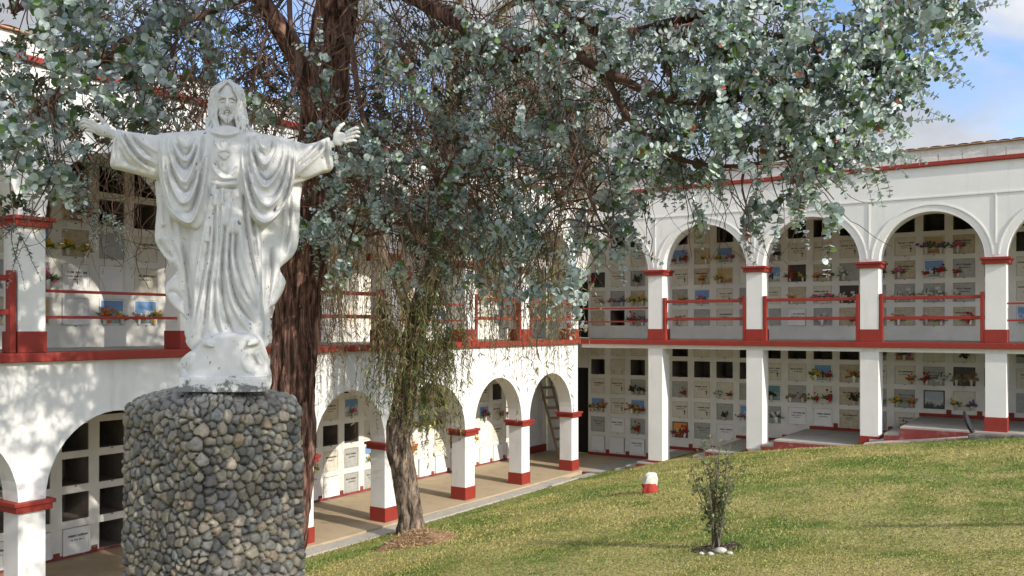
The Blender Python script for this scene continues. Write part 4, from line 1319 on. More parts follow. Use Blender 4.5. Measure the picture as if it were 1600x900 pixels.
def ped_extra(m, nt, b, tc):
    at = nt.nodes.new('ShaderNodeAttribute'); at.attribute_name = 'tone'
    n = nt.nodes.new('ShaderNodeTexNoise'); n.inputs['Scale'].default_value = 34; n.inputs['Detail'].default_value = 8; n.inputs['Roughness'].default_value = .7
    nt.links.new(tc.outputs['Object'], n.inputs['Vector'])
    mr = nt.nodes.new('ShaderNodeMapRange'); mr.inputs[1].default_value = .3; mr.inputs[2].default_value = .7; mr.inputs[3].default_value = .62; mr.inputs[4].default_value = 1.5
    nt.links.new(n.outputs['Fac'], mr.inputs[0])
    mx = nt.nodes.new('ShaderNodeMix'); mx.data_type = 'RGBA'; mx.blend_type = 'MULTIPLY'; mx.inputs[0].default_value = 1
    nt.links.new(at.outputs['Color'], mx.inputs[6]); nt.links.new(mr.outputs[0], mx.inputs[7]); nt.links.new(mx.outputs[2], b.inputs['Base Color'])
M_pebble = mat('river_pebbles', (.2, .2, .2), .62, None, (90, .35, .004), spec=.35, extra=ped_extra)
v, f, c = build_pedestal()
PZ = EYE-(605-510)/FPX*5.5
ped_x, ped_y = -1.885, 5.58
ped = empty('pedestal', mat=Matrix.Translation((ped_x, ped_y, PZ-2.45-.058)) @ Matrix.Rotation(R(18+37), 4, 'Z'))
tag(ped, 'square rounded pedestal faced with grey river pebbles under the white statue', 'pedestal')
mesh_np('pebble_facing', v, f, [M_pebble], ped, color=c, smooth=True)
mb = MB(); mb.box(-.25, .25, -.25, .25, 2.2, 2.478, 0); mb.build('mortar_cap', mat('grey_mortar', (.24, .235, .22), .95, (12, .4), (40, .8, .02)), ped, bevel=.03)
# ------------------------------------------------------------------ foliage tools
def leaf_mat(name, rough=.55, transl=.25, gain=1.0):
    m = bpy.data.materials.new(name); m.use_nodes = True; nt = m.node_tree
    b = nt.nodes['Principled BSDF']; out = nt.nodes['Material Output']
    b.inputs['Roughness'].default_value = rough; b.inputs['Specular IOR Level'].default_value = .35
    at = nt.nodes.new('ShaderNodeAttribute'); at.attribute_name = 'tone'
    nt.links.new(at.outputs['Color'], b.inputs['Base Color'])
    tr = nt.nodes.new('ShaderNodeBsdfTranslucent'); nt.links.new(at.outputs['Color'], tr.inputs['Color'])
    mx = nt.nodes.new('ShaderNodeMixShader'); mx.inputs[0].default_value = transl
    nt.links.new(b.outputs[0], mx.inputs[1]); nt.links.new(tr.outputs[0], mx.inputs[2]); nt.links.new(mx.outputs[0], out.inputs['Surface'])
    return m
M_silver = leaf_mat('silver_leaf', .38, .14); M_green = leaf_mat('green_leaf', .5, .3); M_grass = leaf_mat('grass_blade', .7, .3)
ROUND = np.array([(0, 0), (.16, .34), (.5, .50), (.84, .36), (1.0, 0), (.84, -.36), (.5, -.50), (.16, -.34)])
OVAL = np.array([(0, 0), (.2, .17), (.5, .22), (.8, .13), (1.0, 0), (.8, -.13), (.5, -.22), (.2, -.17)])
def unit(v): return v/(np.linalg.norm(v, axis=-1, keepdims=True)+1e-9)
def leaves(p, d, nrm, size, shape, fold, rng):
    """p,d,nrm (n,3) size (n,) -> V,F"""
    d = unit(d); side = unit(np.cross(nrm, d)); nn = np.cross(d, side)
    u = shape[:, 0][None, :, None]; v = shape[:, 1][None, :, None]*rng.uniform(.8, 1.08, (len(p), 1, 1))
    fo = np.asarray(fold).reshape(-1, 1, 1)
    bend = rng.uniform(-.25, .1, (len(p), 1, 1))
    V = p[:, None, :]+size[:, None, None]*(u*d[:, None, :]+v*side[:, None, :]+(np.abs(v)*fo+bend*u*u)*nn[:, None, :])
    n = len(p); b = (np.arange(n)*8)[:, None]
    F = np.vstack([b+np.array([[0, 1, 2, 3, 4]]), b+np.array([[0, 4, 5, 6, 7]])])
    return V.reshape(-1, 3), F

def rand_dir(rng, n): return unit(rng.normal(size=(n, 3)))

def spray(rng, start, d0, length, leaf, node=.03, droop=.6, twist=None):
    """a twig with opposite pairs of round leaves; returns path, leaf arrays"""
    k = max(4, int(length/node)); pts = [np.array(start, float)]; d = unit(np.array(d0, float))
    for i in range(k):
        d = unit(d+np.array([0, 0, -droop])*.06+rng.normal(size=3)*.06)
        pts.append(pts[-1]+d*node)
    pts = np.array(pts); T = unit(np.gradient(pts, axis=0))
    idx = np.arange(1, k+1)
    P_, D_, N_, S_ = [], [], [], []
    ref = unit(np.cross(T, rng.normal(size=3)))
    bi = np.cross(T, ref)
    for i in idx:
        a = (i % 2)*math.pi/2+rng.normal()*.35
        for sgn in (1, -1):
            if rng.random() < .10: continue
            o = math.cos(a)*ref[i]+math.sin(a)*bi[i]
            dd = unit(sgn*o+T[i]*.35+rng.normal(size=3)*.22)
            P_.append(pts[i]); D_.append(dd); N_.append(unit(T[i]+rng.normal(size=3)*.35))
            S_.append(leaf*(1-.55*(i/k)**2)*rng.uniform(.75, 1.15))
    P_.append(pts[-1]); D_.append(T[-1]); N_.append(rng.normal(size=3)); S_.append(leaf*.45)
    return pts, np.array(P_), np.array(D_), np.array(N_), np.array(S_)

class Tree:
    def __init__(s, seed): s.rng = np.random.default_rng(seed); s.twp = []; s.twr = []; s.V = []; s.F = []; s.C = []; s.n = 0; s.anchor = []
    def add_leaves(s, p, d, n, size, shape, fold, col):
        V, F = leaves(p, d, n, size, shape, fold, s.rng)
        s.V.append(V); s.F.append(F+s.n); s.C.append(np.repeat(col, 8, axis=0)); s.n += len(V)
    def twig(s, pts, r0, r1):
        s.twp.append(pts); s.twr.append(np.linspace(r0, r1, len(pts)))
    def limb(s, pts, r0, r1, n=8):
        p = spline(pts, n); s.anchor.append(p); return p, np.linspace(r0, r1, len(p))
    def near(s, q):
        A = np.vstack(s.anchor); d = np.linalg.norm(A-q, axis=1)+.25*np.clip(q[2]-A[:, 2], 0, None)
        return A[np.argsort(d)[s.rng.integers(0, 4)]]

def bark(pts, rads, seg, amp, seed, vs=7.0, twistn=9, zs=.9):
    """stringy bark: radial ridges running along the stem"""
    V, F = tubes([pts], [rads], seg)
    k = len(pts); V = V.reshape(k, seg, 3); c = np.asarray(pts)[:, None, :]
    rng = np.random.default_rng(seed)
    def vn(X, Y, sd, per):
        g = np.random.default_rng(sd).random((300, per)); i = X.astype(int) % 299; j = Y.astype(int) % per; fx = X-np.floor(X); fy = Y-np.floor(Y); fx = fx*fx*(3-2*fx); fy = fy*fy*(3-2*fy); j2 = (j+1) % per
        return (g[i, j]*(1-fx)+g[i+1, j]*fx)*(1-fy)+(g[i, j2]*(1-fx)+g[i+1, j2]*fx)*fy-.5
    L_ = np.r_[0, np.cumsum(np.linalg.norm(np.diff(pts, axis=0), axis=1))]
    J = np.arange(seg)[None, :]/seg; I = L_[:, None]+J*0
    w = .35*vn(I*zs+J*0, J*5, seed+9, 5)
    h = 0
    for sc, per, am, zz in ((1, twistn, 1.0, .8), (1, twistn*2, .8, 1.6), (1, twistn*5, .55, 3.5)):
        h = h+am*vn(I*zz*2, (((J+w*.25+I*.03) % 1.0)*per), seed+per, per)
    fade = np.minimum(1, np.asarray(rads)[:, None]/max(rads))
    V = c+(V-c)*(1+(amp*h*fade/ np.asarray(rads)[:, None])[..., None])
    return V.reshape(-1, 3), F, h

def bark_mat(name, c1, c2, c3, zs=.12, sc=16):
    def ex(m, nt, b, tc):
        mp = nt.nodes.new('ShaderNodeMapping'); mp.inputs['Scale'].default_value = (1, 1, zs); nt.links.new(tc.outputs['Object'], mp.inputs['Vector'])
        n = nt.nodes.new('ShaderNodeTexNoise'); n.inputs['Scale'].default_value = sc; n.inputs['Detail'].default_value = 9; n.inputs['Roughness'].default_value = .7; n.inputs['Distortion'].default_value = .5
        nt.links.new(mp.outputs[0], n.inputs['Vector'])
        cr = nt.nodes.new('ShaderNodeValToRGB'); e = cr.color_ramp.elements
        e[0].position = .40; e[0].color = (*c1, 1); e[1].position = .62; e[1].color = (*c3, 1); x = e.new(.5); x.color = (*c2, 1)
        nt.links.new(n.outputs['Fac'], cr.inputs[0]); nt.links.new(cr.outputs[0], b.inputs['Base Color'])
        bp = nt.nodes.new('ShaderNodeBump'); bp.inputs['Strength'].default_value = .9; bp.inputs['Distance'].default_value = .02
        nt.links.new(n.outputs['Fac'], bp.inputs['Height']); nt.links.new(bp.outputs[0], b.inputs['Normal'])
    return mat(name, c2, .9, extra=ex, spec=.15)
M_bark = bark_mat('reddish_bark', (.022, .013, .010), (.105, .052, .038), (.30, .175, .13), .08, 22)
M_bark2 = bark_mat('grey_brown_bark', (.035, .028, .022), (.14, .105, .08), (.30, .23, .17), .22, 14)
M_twig = mat('brown_twig', (.12, .07, .05), .8, (6, .5))
M_twig2 = mat('olive_twig', (.13, .10, .055), .8, (6, .4))

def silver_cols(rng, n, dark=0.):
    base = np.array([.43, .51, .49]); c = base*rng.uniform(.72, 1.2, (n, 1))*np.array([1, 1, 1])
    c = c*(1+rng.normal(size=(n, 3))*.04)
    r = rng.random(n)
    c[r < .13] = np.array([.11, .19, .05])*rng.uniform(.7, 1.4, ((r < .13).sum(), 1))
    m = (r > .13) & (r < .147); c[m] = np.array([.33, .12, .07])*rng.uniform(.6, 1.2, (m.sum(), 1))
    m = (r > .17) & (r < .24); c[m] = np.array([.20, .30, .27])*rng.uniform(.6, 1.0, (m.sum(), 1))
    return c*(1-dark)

# ------------------------------------------------------------------ silver leaved gum tree
T1 = Tree(21); rg = T1.rng
gz = float(ground(P(452, 700, 9.0)[0], 9.0))
tp = [np.array([P(428, 700, 9.0)[0], 9.0, gz-.2]), P(437, 860, 9.0), P(449, 720, 9.0), P(457, 600, 9.0), P(468, 460, 9.05), P(487, 340, 9.1), P(503, 220, 9.1), P(514, 100, 9.1), P(528, -10, 9.0), P(545, -160, 8.8), P(560, -330, 8.4)]
tpts = spline(tp, 16); trad = np.interp(np.linspace(0, 1, len(tpts)), [0, .1, .35, .5, .8, 1], [.27, .23, .205, .225, .20, .10])
tree1 = empty('gum_tree', loc=(0, 0, 0)); tag(tree1, 'big tree with round silver leaves and reddish stringy bark behind the statue', 'tree')
v, f, h = bark(tpts, trad, 220, .10, 3, twistn=13)
trunk1 = mesh_np('trunk', v, f, [M_bark], tree1, smooth=True)
T1.anchor.append(tpts[60:])
limbs = []
def L1(pts, r0, r1): limbs.append(T1.limb(pts, r0, r1))
L1([P(500, 215, 9.0), P(478, 120, 8.9), P(440, 50, 8.7), P(400, -10, 8.5), P(340, -90, 8.2), P(250, -160, 7.6)], .13, .06)
L1([P(340, -90, 8.2), P(220, -50, 7.4), P(100, -30, 6.8), P(20, 20, 6.4)], .05, .02)
L1([P(400, -10, 8.5), P(300, 30, 7.9), P(200, 60, 7.2), P(120, 130, 6.8), P(60, 170, 6.5)], .035, .012)
L1([P(528, -10, 9.0), P(610, -20, 8.7), P(680, 15, 8.3), P(725, 40, 8.0), P(755, 72, 7.8), P(795, 88, 7.6), P(832, 78, 7.4), P(862, 48, 7.2), P(900, 38, 7.0), P(960, 52, 6.8), P(1000, 50, 6.7), P(1045, 36, 6.5), P(1110, 20, 6.3), P(1200, 5, 6.1), P(1320, -10, 5.9)], .09, .018)
L1([P(862, 48, 7.2), P(905, 85, 6.9), P(945, 112, 6.7), P(985, 130, 6.5), P(1025, 150, 6.3), P(1090, 160, 6.2), P(1200, 150, 6.0), P(1300, 130, 5.9), P(1400, 110, 5.8)], .05, .008)
L1([P(1000, 50, 6.7), P(1080, 45, 6.5), P(1180, 52, 6.3), P(1290, 62, 6.1), P(1400, 30, 6.0), P(1480, 20, 5.9)], .03, .006)
L1([P(945, 112, 6.7), P(980, 180, 6.6), P(1040, 240, 6.4), P(1140, 260, 6.3), P(1260, 240, 6.1), P(1340, 230, 6.0)], .03, .006)
L1([P(545, -160, 8.8), P(700, -170, 8.0), P(900, -130, 7.0), P(1100, -90, 6.2), P(1300, -80, 5.8)], .09, .02)
L1([P(700, -170, 8.0), P(780, -60, 7.6), P(850, 20, 7.2), P(880, 110, 7.0), P(895, 230, 6.9), P(930, 330, 6.8), P(960, 380, 6.7)], .035, .006)
L1([P(514, 100, 9.1), P(545, 60, 8.8), P(560, 150, 8.5), P(580, 250, 8.2), P(560, 330, 8.0), P(540, 400, 7.9)], .04, .008)
L1([P(487, 340, 9.1), P(540, 370, 8.6), P(600, 360, 8.3), P(650, 320, 8.0), P(700, 270, 7.8)], .028, .006)
L1([P(455, 60, 8.8), P(468, 100, 8.6), P(455, 150, 8.4), P(432, 200, 8.3), P(418, 260, 8.3)], .035, .012)
L1([P(452, -20, 8.8), P(455, 40, 8.6), P(470, 70, 8.5), P(492, 110, 8.4), P(500, 150, 8.4), P(495, 200, 8.4)], .03, .008)
# limbs over the photographer's path: the part of the crown above the frame
OV = [(-1.2, 6.6, 8.2), (-.4, 5.0, 8.0), (.6, 3.4, 7.4), (1.4, 2.2, 6.6)]
L1([tuple(tpts[-20]), (-1.7, 7.6, 8.1), *OV, (2.0, 1.4, 6.2)], .10, .02)
L1([(-.4, 5.0, 8.0), (-1.4, 4.2, 7.6), (-2.6, 3.6, 7.2)], .04, .01)
L1([(-1.2, 6.6, 8.2), (.3, 6.4, 7.9), (1.6, 5.8, 7.4)], .04, .01)
L1([(.6, 3.4, 7.4), (1.6, 3.9, 7.0), (2.4, 4.2, 6.8)], .03, .01)
L1([(1.4, 2.2, 6.6), (1.9, 1.3, 7.0), (2.8, .8, 7.8), (3.6, .2, 8.6)], .04, .01)  # unseen limb added to carry the sprays that shade the statue
for k, (p, r) in enumerate(limbs):
    if r[0] > .055:
        v, f, h = bark(p, r, 28, .02, 30+k, twistn=5)
        mesh_np('limb', v, f, [M_bark], tree1, smooth=True)
    else: T1.twp.append(p); T1.twr.append(r)

def blob(T, cx, cy, rx, ry, Y0, Y1, n, leaf=.055, length=(.22, .45), dark=0., shape=ROUND, droop=.6, cols=silver_cols, out=(0, 0, 0), join=True):
    rg = T.rng
    i = 0
    while i < n:
        a = rg.uniform(0, 2*math.pi); q = math.sqrt(rg.random())
        px, py = cx+rx*q*math.cos(a), cy+ry*q*math.sin(a); Y = rg.uniform(Y0, Y1)
        c0 = P(px, py, Y); an = T.near(c0); away = unit(c0-an)
        tone = rg.uniform(.8, 1.2)
        if join:
            mid = (c0+an)/2+rg.normal(size=3)*.12*np.linalg.norm(c0-an)+np.array([0, 0, .1])
            T.twig(spline([an, mid, c0-away*.1], 5), .010 if rg.random() < .3 else .006, .0035)
        for j in range(rg.integers(2, 6)):
            i += 1
            d = unit(away*.8+rg.normal(size=3)*.7+np.array(out))
            ln = rg.uniform(*length)
            s = c0-away*.1+rg.normal(size=3)*.035
            pts, p, dd, nn, ss = spray(rg, s, d, ln, leaf, node=leaf*.52, droop=droop)
            T.add_leaves(p, dd, nn, ss, shape, rg.uniform(.0, .5, len(p)), cols(rg, len(p), dark)*tone)
            T.twig(pts, .0035, .0012)
OUTR = (.25, -.1, 0)
for b_ in [
    (930, 50, 90, 70, 6.0, 7.6, 52), (1060, 70, 100, 75, 5.8, 7.2, 60), (1200, 50, 110, 60, 5.6, 7.0, 56), (1330, 35, 100, 36, 5.5, 6.6, 38), (1440, 22, 60, 20, 5.5, 6.2, 14),
    (1130, 160, 110, 70, 5.6, 7.0, 66), (1000, 180, 90, 80, 6.0, 7.4, 52), (1250, 150, 100, 62, 5.5, 6.6, 54), (1350, 135, 70, 45, 5.4, 6.3, 28), (1430, 105, 38, 22, 5.4, 6.0, 9),
    (1200, 245, 100, 50, 5.6, 6.8, 48), (1310, 235, 62, 42, 5.5, 6.4, 28), (1370, 195, 22, 50, 5.5, 6.1, 10), (1060, 270, 90, 45, 5.9, 7.2, 36), (930, 270, 60, 60, 6.2, 7.4, 24),
    (860, 60, 60, 60, 6.4, 8.0, 22), (770, 110, 70, 55, 6.8, 8.0, 16), (840, 190, 60, 60, 6.6, 7.8, 18)]:
    blob(T1, *b_[:6], int(b_[6]*1.2), leaf=.056, out=OUTR)
for b_ in [(1120, 350, 60, 16, 6.3, 7.2, 8), (950, 385, 60, 24, 6.4, 7.4, 9), (905, 445, 28, 28, 5.6, 6.4, 7), (1320, 325, 30, 6, 5.6, 6.0, 2), (1205, 340, 20, 30, 5.8, 6.4, 2),
           (620, 110, 30, 22, 7.0, 8.2, 6), (635, 150, 20, 14, 6.8, 7.6, 4), (570, 290, 70, 60, 7.0, 8.6, 26), (510, 300, 40, 50, 6.8, 8.0, 12), (540, 410, 40, 36, 7.0, 8.2, 9), (700, 270, 80, 50, 7.4, 8.6, 20),
           (650, 210, 60, 50, 7.4, 8.6, 9), (770, 390, 70, 40, 7.2, 8.4, 12), (820, 330, 70, 50, 7.0, 8.2, 14), (690, 350, 60, 40, 7.4, 8.6, 8), (430, 165, 44, 18, 7.2, 8.4, 7), (400, 175, 30, 20, 7.0, 8.2, 4),
           (600, 40, 50, 40, 7.5, 8.8, 5), (700, 40, 60, 40, 6.9, 7.9, 9), (790, 60, 60, 30, 6.6, 7.4, 9), (900, 120, 60, 60, 6.4, 7.8, 14)]:
    blob(T1, *b_, leaf=.062)
for b_ in [(620, 240, 90, 60, 7.4, 9.2, 18), (740, 200, 80, 60, 7.2, 9.0, 20), (820, 260, 70, 60, 7.0, 8.6, 20), (730, 330, 80, 60, 7.2, 8.8, 18), (590, 350, 60, 50, 7.2, 8.6, 14), (850, 360, 60, 50, 6.8, 8.2, 16), (490, 110, 30, 40, 7.6, 8.4, 5), (520, 230, 30, 40, 7.4, 8.4, 6), (480, 370, 30, 30, 7.4, 8.4, 7), (650, 390, 60, 36, 7.2, 8.4, 12), (760, 440, 60, 24, 7, 8, 8), (500, 380, 40, 30, 7.0, 8.2, 8), (840, 430, 50, 30, 6.8, 8, 8),
           (960, 330, 60, 30, 6.4, 7.4, 10), (1240, 300, 60, 24, 5.8, 6.6, 10), (1480, 30, 36, 14, 5.4, 6.0, 12), (1400, 60, 60, 30, 5.4, 6.2, 14), (1300, 90, 80, 40, 5.5, 6.4, 18), (1180, 110, 90, 50, 5.6, 6.6, 22)]:
    blob(T1, *b_, leaf=.062)
for b_ in [(50, 40, 80, 50, 5.6, 7.6, 30), (160, 40, 70, 45, 5.8, 7.8, 26), (240, 90, 60, 50, 6.2, 8.2, 20), (290, 30, 50, 36, 6.6, 8.6, 16), (40, 190, 55, 40, 5.6, 7.2, 20), (20, 240, 40, 30, 5.6, 7.0, 10),
           (130, 170, 50, 40, 6.2, 8.0, 10), (80, 270, 60, 30, 5.8, 7.4, 14), (200, 190, 50, 40, 6.6, 8.4, 10), (190, 120, 60, 40, 6.4, 8.4, 10), (270, 170, 40, 30, 7.0, 8.6, 8), (10, 120, 40, 40, 5.6, 7.0, 8), (330, 80, 40, 40, 7.0, 8.6, 8), (240, 245, 30, 18, 6.8, 8.0, 4)]:
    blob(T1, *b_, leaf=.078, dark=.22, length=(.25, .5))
# slim hanging sprays of small leaves at the left
for b_ in [(190, 340, 40, 30, 6.2, 7.0, 6), (120, 315, 50, 20, 6.2, 7.2, 6), (25, 360, 14, 40, 5.8, 6.6, 3)]:
    blob(T1, *b_, leaf=.034, dark=.1, length=(.3, .5), shape=OVAL)
# dark green small leaved mass deep in the crown
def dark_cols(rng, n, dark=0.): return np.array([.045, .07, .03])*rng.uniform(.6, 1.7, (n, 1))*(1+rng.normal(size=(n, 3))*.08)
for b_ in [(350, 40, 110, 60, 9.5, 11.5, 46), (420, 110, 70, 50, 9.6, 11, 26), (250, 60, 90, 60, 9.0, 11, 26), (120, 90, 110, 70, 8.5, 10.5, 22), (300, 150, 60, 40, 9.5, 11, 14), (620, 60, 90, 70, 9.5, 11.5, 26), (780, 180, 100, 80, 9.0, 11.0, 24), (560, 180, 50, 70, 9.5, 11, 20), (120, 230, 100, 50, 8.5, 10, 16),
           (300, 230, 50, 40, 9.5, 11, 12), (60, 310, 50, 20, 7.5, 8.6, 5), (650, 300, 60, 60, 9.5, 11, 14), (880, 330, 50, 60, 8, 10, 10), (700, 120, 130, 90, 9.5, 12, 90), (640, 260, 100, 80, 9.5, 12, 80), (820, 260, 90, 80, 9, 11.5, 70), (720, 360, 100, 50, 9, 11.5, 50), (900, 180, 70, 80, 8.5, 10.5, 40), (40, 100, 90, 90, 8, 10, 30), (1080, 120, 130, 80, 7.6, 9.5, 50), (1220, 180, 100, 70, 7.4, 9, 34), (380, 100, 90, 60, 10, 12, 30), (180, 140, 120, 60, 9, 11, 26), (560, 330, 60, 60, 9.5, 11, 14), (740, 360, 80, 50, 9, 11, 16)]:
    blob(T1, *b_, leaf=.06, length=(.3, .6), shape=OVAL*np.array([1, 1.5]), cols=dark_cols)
# crown above the frame
n_ov = 0
while n_ov < 400:
    X = rg.uniform(-3.4, 3.0); Y = rg.uniform(1.2, 8.4); Z = EYE+.371*Y+rg.uniform(.35, 2.3)
    c = (X+.2)**2/8.5+(Y-4.6)**2/17
    if c > 1 or (X > 1.6+.0*Y and Y > 5): continue
    s = np.array([X, Y, Z]); 
    d = unit(rg.normal(size=3)); pts, p, dd, nn, ss = spray(rg, s, d, rg.uniform(.3, .55), .065, node=.04)
    if (pts[:, 2] < EYE+.371*pts[:, 1]+.08).any(): continue
    T1.add_leaves(p, dd, nn, ss, ROUND, rg.uniform(0, .5, len(p)), silver_cols(rg, len(p)))
    T1.twig(pts, .004, .0015)
    an = T1.near(s)
    if rg.random() < .5: T1.twig(spline([an, (s+an)/2+rg.normal(size=3)*.1+np.array([0, 0, .1]), s], 4), .009, .003)
    n_ov += 1
# unseen leaf sprays added along the sun rays to shade statue and left wing
SV = np.array([SUN_AZ.x, SUN_AZ.y, math.tan(SUN_EL)])
n_ov = 0
while n_ov < 1250:
    if n_ov < 320:
        tg = np.array([rg.uniform(-2.95, -.85), rg.uniform(5.1, 5.8), rg.uniform(2.2, 5.7)]); k = rg.uniform(4.5, 8.2)
    else:
        t_ = rg.uniform(10.5, 17); x_, y_ = C0-DL*t_; tg = np.array([x_, y_, rg.uniform(.5, 7) if rg.random() < .5 else rg.uniform(3.6, 6.6)]); k = rg.uniform(8, 12)
    s = tg+SV*k
    if s[2] < EYE+.371*s[1]+.3: continue
    pts, p, dd, nn, ss = spray(rg, s, unit(rg.normal(size=3)), rg.uniform(.3, .5), .055 if n_ov < 320 else .10, node=.032 if n_ov < 320 else .05)
    if (pts[:, 2] < EYE+.371*pts[:, 1]+.08).any(): continue
    T1.add_leaves(p, dd, nn, ss, ROUND, rg.uniform(0, .5, len(p)), silver_cols(rg, len(p)))
    T1.twig(pts, .004, .0015)
    an = T1.near(s)
    if rg.random() < .5: T1.twig(spline([an, (an+s)/2+rg.normal(size=3)*.1+np.array([0, 0, .1]), s], 4), .009, .003)
    n_ov += 1
# hanging bare twigs and bark strings
def hang(T, x0, x1, y0, y1, Y0, Y1, n, L0, L1_, r=.003, swirl=.10, side=.25):
    rg = T.rng
    for i in range(n):
        s = P(rg.uniform(x0, x1), rg.uniform(y0, y1), rg.uniform(Y0, Y1)); ln = rg.uniform(L0, L1_)
        k = int(ln/.07)+3; d = unit(np.array([rg.normal()*side*2, rg.normal()*side, -.6+rg.normal()*.3])); p = [s]
        for j in range(k):
            d = unit(d+np.array([0, 0, -.10])+rg.normal(size=3)*swirl*1.6); p.append(p[-1]+d*.07)
        rr = r*rg.uniform(.6, 1.8); T.twig(np.array(p), rr*1.4, rr*.5)
hang(T1, 180, 950, -40, 260, 7.2, 9.5, 240, .5, 1.7, .0035, .16)
hang(T1, 0, 420, -40, 260, 6.5, 9, 150, .4, 1.3, .003, .18)
hang(T1, 870, 1300, 200, 300, 5.9, 6.8, 70, .3, .8, .002, .16, .5)
hang(T1, 560, 900, 150, 380, 7.2, 8.8, 130, .5, 1.3, .003, .16)
hang(T1, 850, 1150, 30, 200, 6.2, 7.2, 90, .3, .9, .003, .16)
hang(T1, 480, 930, -20, 300, 8.4, 11, 170, .6, 1.8, .0035, .16)
hang(T1, 200, 480, -20, 200, 9.2, 11, 220, .6, 1.8, .0035, .16)
hang(T1, 40, 260, 250, 330, 6.2, 7.2, 24, .3, .7, .002, .2)
v, f = tubes(T1.twp, T1.twr, 5)
mesh_np('twigs', v, f, [M_twig], tree1, smooth=True)
V = np.concatenate(T1.V); F = np.concatenate(T1.F)
mesh_np('foliage', V, F, [M_silver], tree1, color=np.concatenate(T1.C))
print('gum leaves', len(V)//8)

# ------------------------------------------------------------------ weeping tree by the left arcade
T2 = Tree(5); rg = T2.rng
tree2 = empty('weeping_tree', loc=(0, 0, 0)); tag(tree2, 'weeping tree with narrow drooping leaves beside the left arcade kerb', 'tree')
WB = P(640, 836, 16.1)
tp = [np.array([WB[0], 16.1, -.15]), P(641, 800, 16.1), P(630, 740, 16.1), P(622, 690, 16.0), P(630, 630, 16.0), P(642, 560, 15.9), P(655, 490, 15.8), P(682, 410, 15.7), P(692, 330, 15.6), P(697, 240, 15.5), P(705, 140, 15.4), P(716, 20, 15.3), P(725, -80, 15.3)]
tpts2 = spline(tp, 12); trad2 = np.interp(np.linspace(0, 1, len(tpts2)), [0, .08, .3, .6, 1], [.28, .225, .20, .17, .05])
v, f, h = bark(tpts2, trad2, 90, .085, 13, twistn=9)
mesh_np('trunk', v, f, [M_bark2], tree2, smooth=True)
T2.anchor.append(tpts2[50:])
for pts, r0 in (([P(650, 510, 15.8), P(610, 420, 15.4), P(560, 330, 15.0), P(510, 280, 14.8), P(480, 330, 14.7)], .09), ([P(692, 330, 15.6), P(760, 230, 15.2), P(830, 180, 14.9), P(900, 210, 14.7), P(930, 280, 14.6)], .08),
                ([P(697, 240, 15.5), P(640, 120, 15.2), P(590, 40, 15.0), P(540, 30, 14.8)], .07), ([P(705, 140, 15.4), P(780, 20, 15.2), P(860, 0, 15.0), P(930, 60, 14.8)], .07),
                ([P(682, 410, 15.7), P(730, 380, 15.0), P(790, 360, 14.6), P(850, 370, 14.4)], .05), ([P(642, 560, 15.9), P(600, 500, 15.5), P(590, 470, 15.3)], .05), ([P(642, 570, 15.9), P(690, 540, 15.4), P(700, 560, 15.2)], .05),
                ([P(665, 460, 15.7), P(740, 310, 15.2), P(770, 250, 15.0)], .05)):
    T2.limb(pts, r0, .02); p = T2.anchor[-1]
    v, f, h = bark(p, np.linspace(r0, .02, len(p)), 20, .02, 40+len(T2.anchor), twistn=5)
    mesh_np('limb', v, f, [M_bark2], tree2, smooth=True)
def willow_cols(kind):
    base = {'g': (.105, .15, .04), 'o': (.20, .19, .085), 'b': (.20, .14, .085), 'y': (.32, .34, .10)}[kind]
    def f(rng, n, dark=0.):
        c = np.array(base)*rng.uniform(.5, 1.5, (n, 1)); m = rng.random(n) < .12; c[m] = np.array([.24, .12, .06])*rng.uniform(.5, 1.3, (m.sum(), 1)); return c
    return f
NARROW = np.array([(0, 0), (.2, .07), (.5, .085), (.8, .05), (1.0, 0), (.8, -.05), (.5, -.085), (.2, -.07)])
def strands(x0, x1, yt0, yt1, yb0, yb1, Y0, Y1, n, leafn, kind, ls=.085, clump=3):
    i = 0
    while i < n:
        cx = rg.uniform(x0, x1); cyt = rg.uniform(yt0, yt1); cyb = rg.uniform(yb0, yb1); cY = rg.uniform(Y0, Y1)
        for q in range(rg.integers(1, clump+1)):
            px = cx+rg.normal()*9; yt = cyt+rg.normal()*14; yb = cyb+rg.normal()*22; Y = cY+rg.normal()*.12; i += 1
            if yb < yt+15: continue
            top = P(px, yt, Y); bot = P(px+rg.normal()*12, yb, Y+rg.normal()*.1)
            k = max(5, int((top[2]-bot[2])/.09)); t = np.linspace(0, 1, k)[:, None]
            pts = top*(1-t)+bot*t; w = np.cumsum(rg.normal(size=(k, 3))*.010, axis=0); w[:, 2] = 0; pts = pts+w
            an = T2.near(top+np.array([0, 0, .3]))
            if np.linalg.norm(an-top) < 1.6: pts = np.vstack([spline([an, (an*.45+top*.55)+np.array([0, 0, .12]), top], 4)[:-1], pts])
            T2.twig(pts, .0055, .0018)
            m = int((top[2]-bot[2])*leafn*rg.uniform(.5, 1.3))
            if m < 1: continue
            u = rg.random(m)**.8*(len(pts)-1); ii = np.minimum(u.astype(int), len(pts)-2); fr = (u-ii)[:, None]
            p = pts[ii]*(1-fr)+pts[ii+1]*fr; d = unit(np.column_stack([rg.normal(size=m)*.55, rg.normal(size=m)*.55, -np.abs(rg.normal(size=m))*.7-.35]))
            T2.add_leaves(p, d, rg.normal(size=(m, 3)), rg.uniform(.7, 1.4, m)*ls, NARROW, rg.uniform(0, .3, m), willow_cols(kind)(rg, m))
strands(585, 725, 420, 540, 560, 670, 14.8, 16.0, 110, 46, 'g')
strands(600, 725, 500, 600, 600, 680, 14.8, 15.6, 16, 40, 'y')
strands(600, 700, 440, 560, 570, 640, 14.6, 15.4, 60, 40, 'o')
strands(650, 712, 560, 650, 640, 720, 15.0, 15.6, 30, 44, 'g')
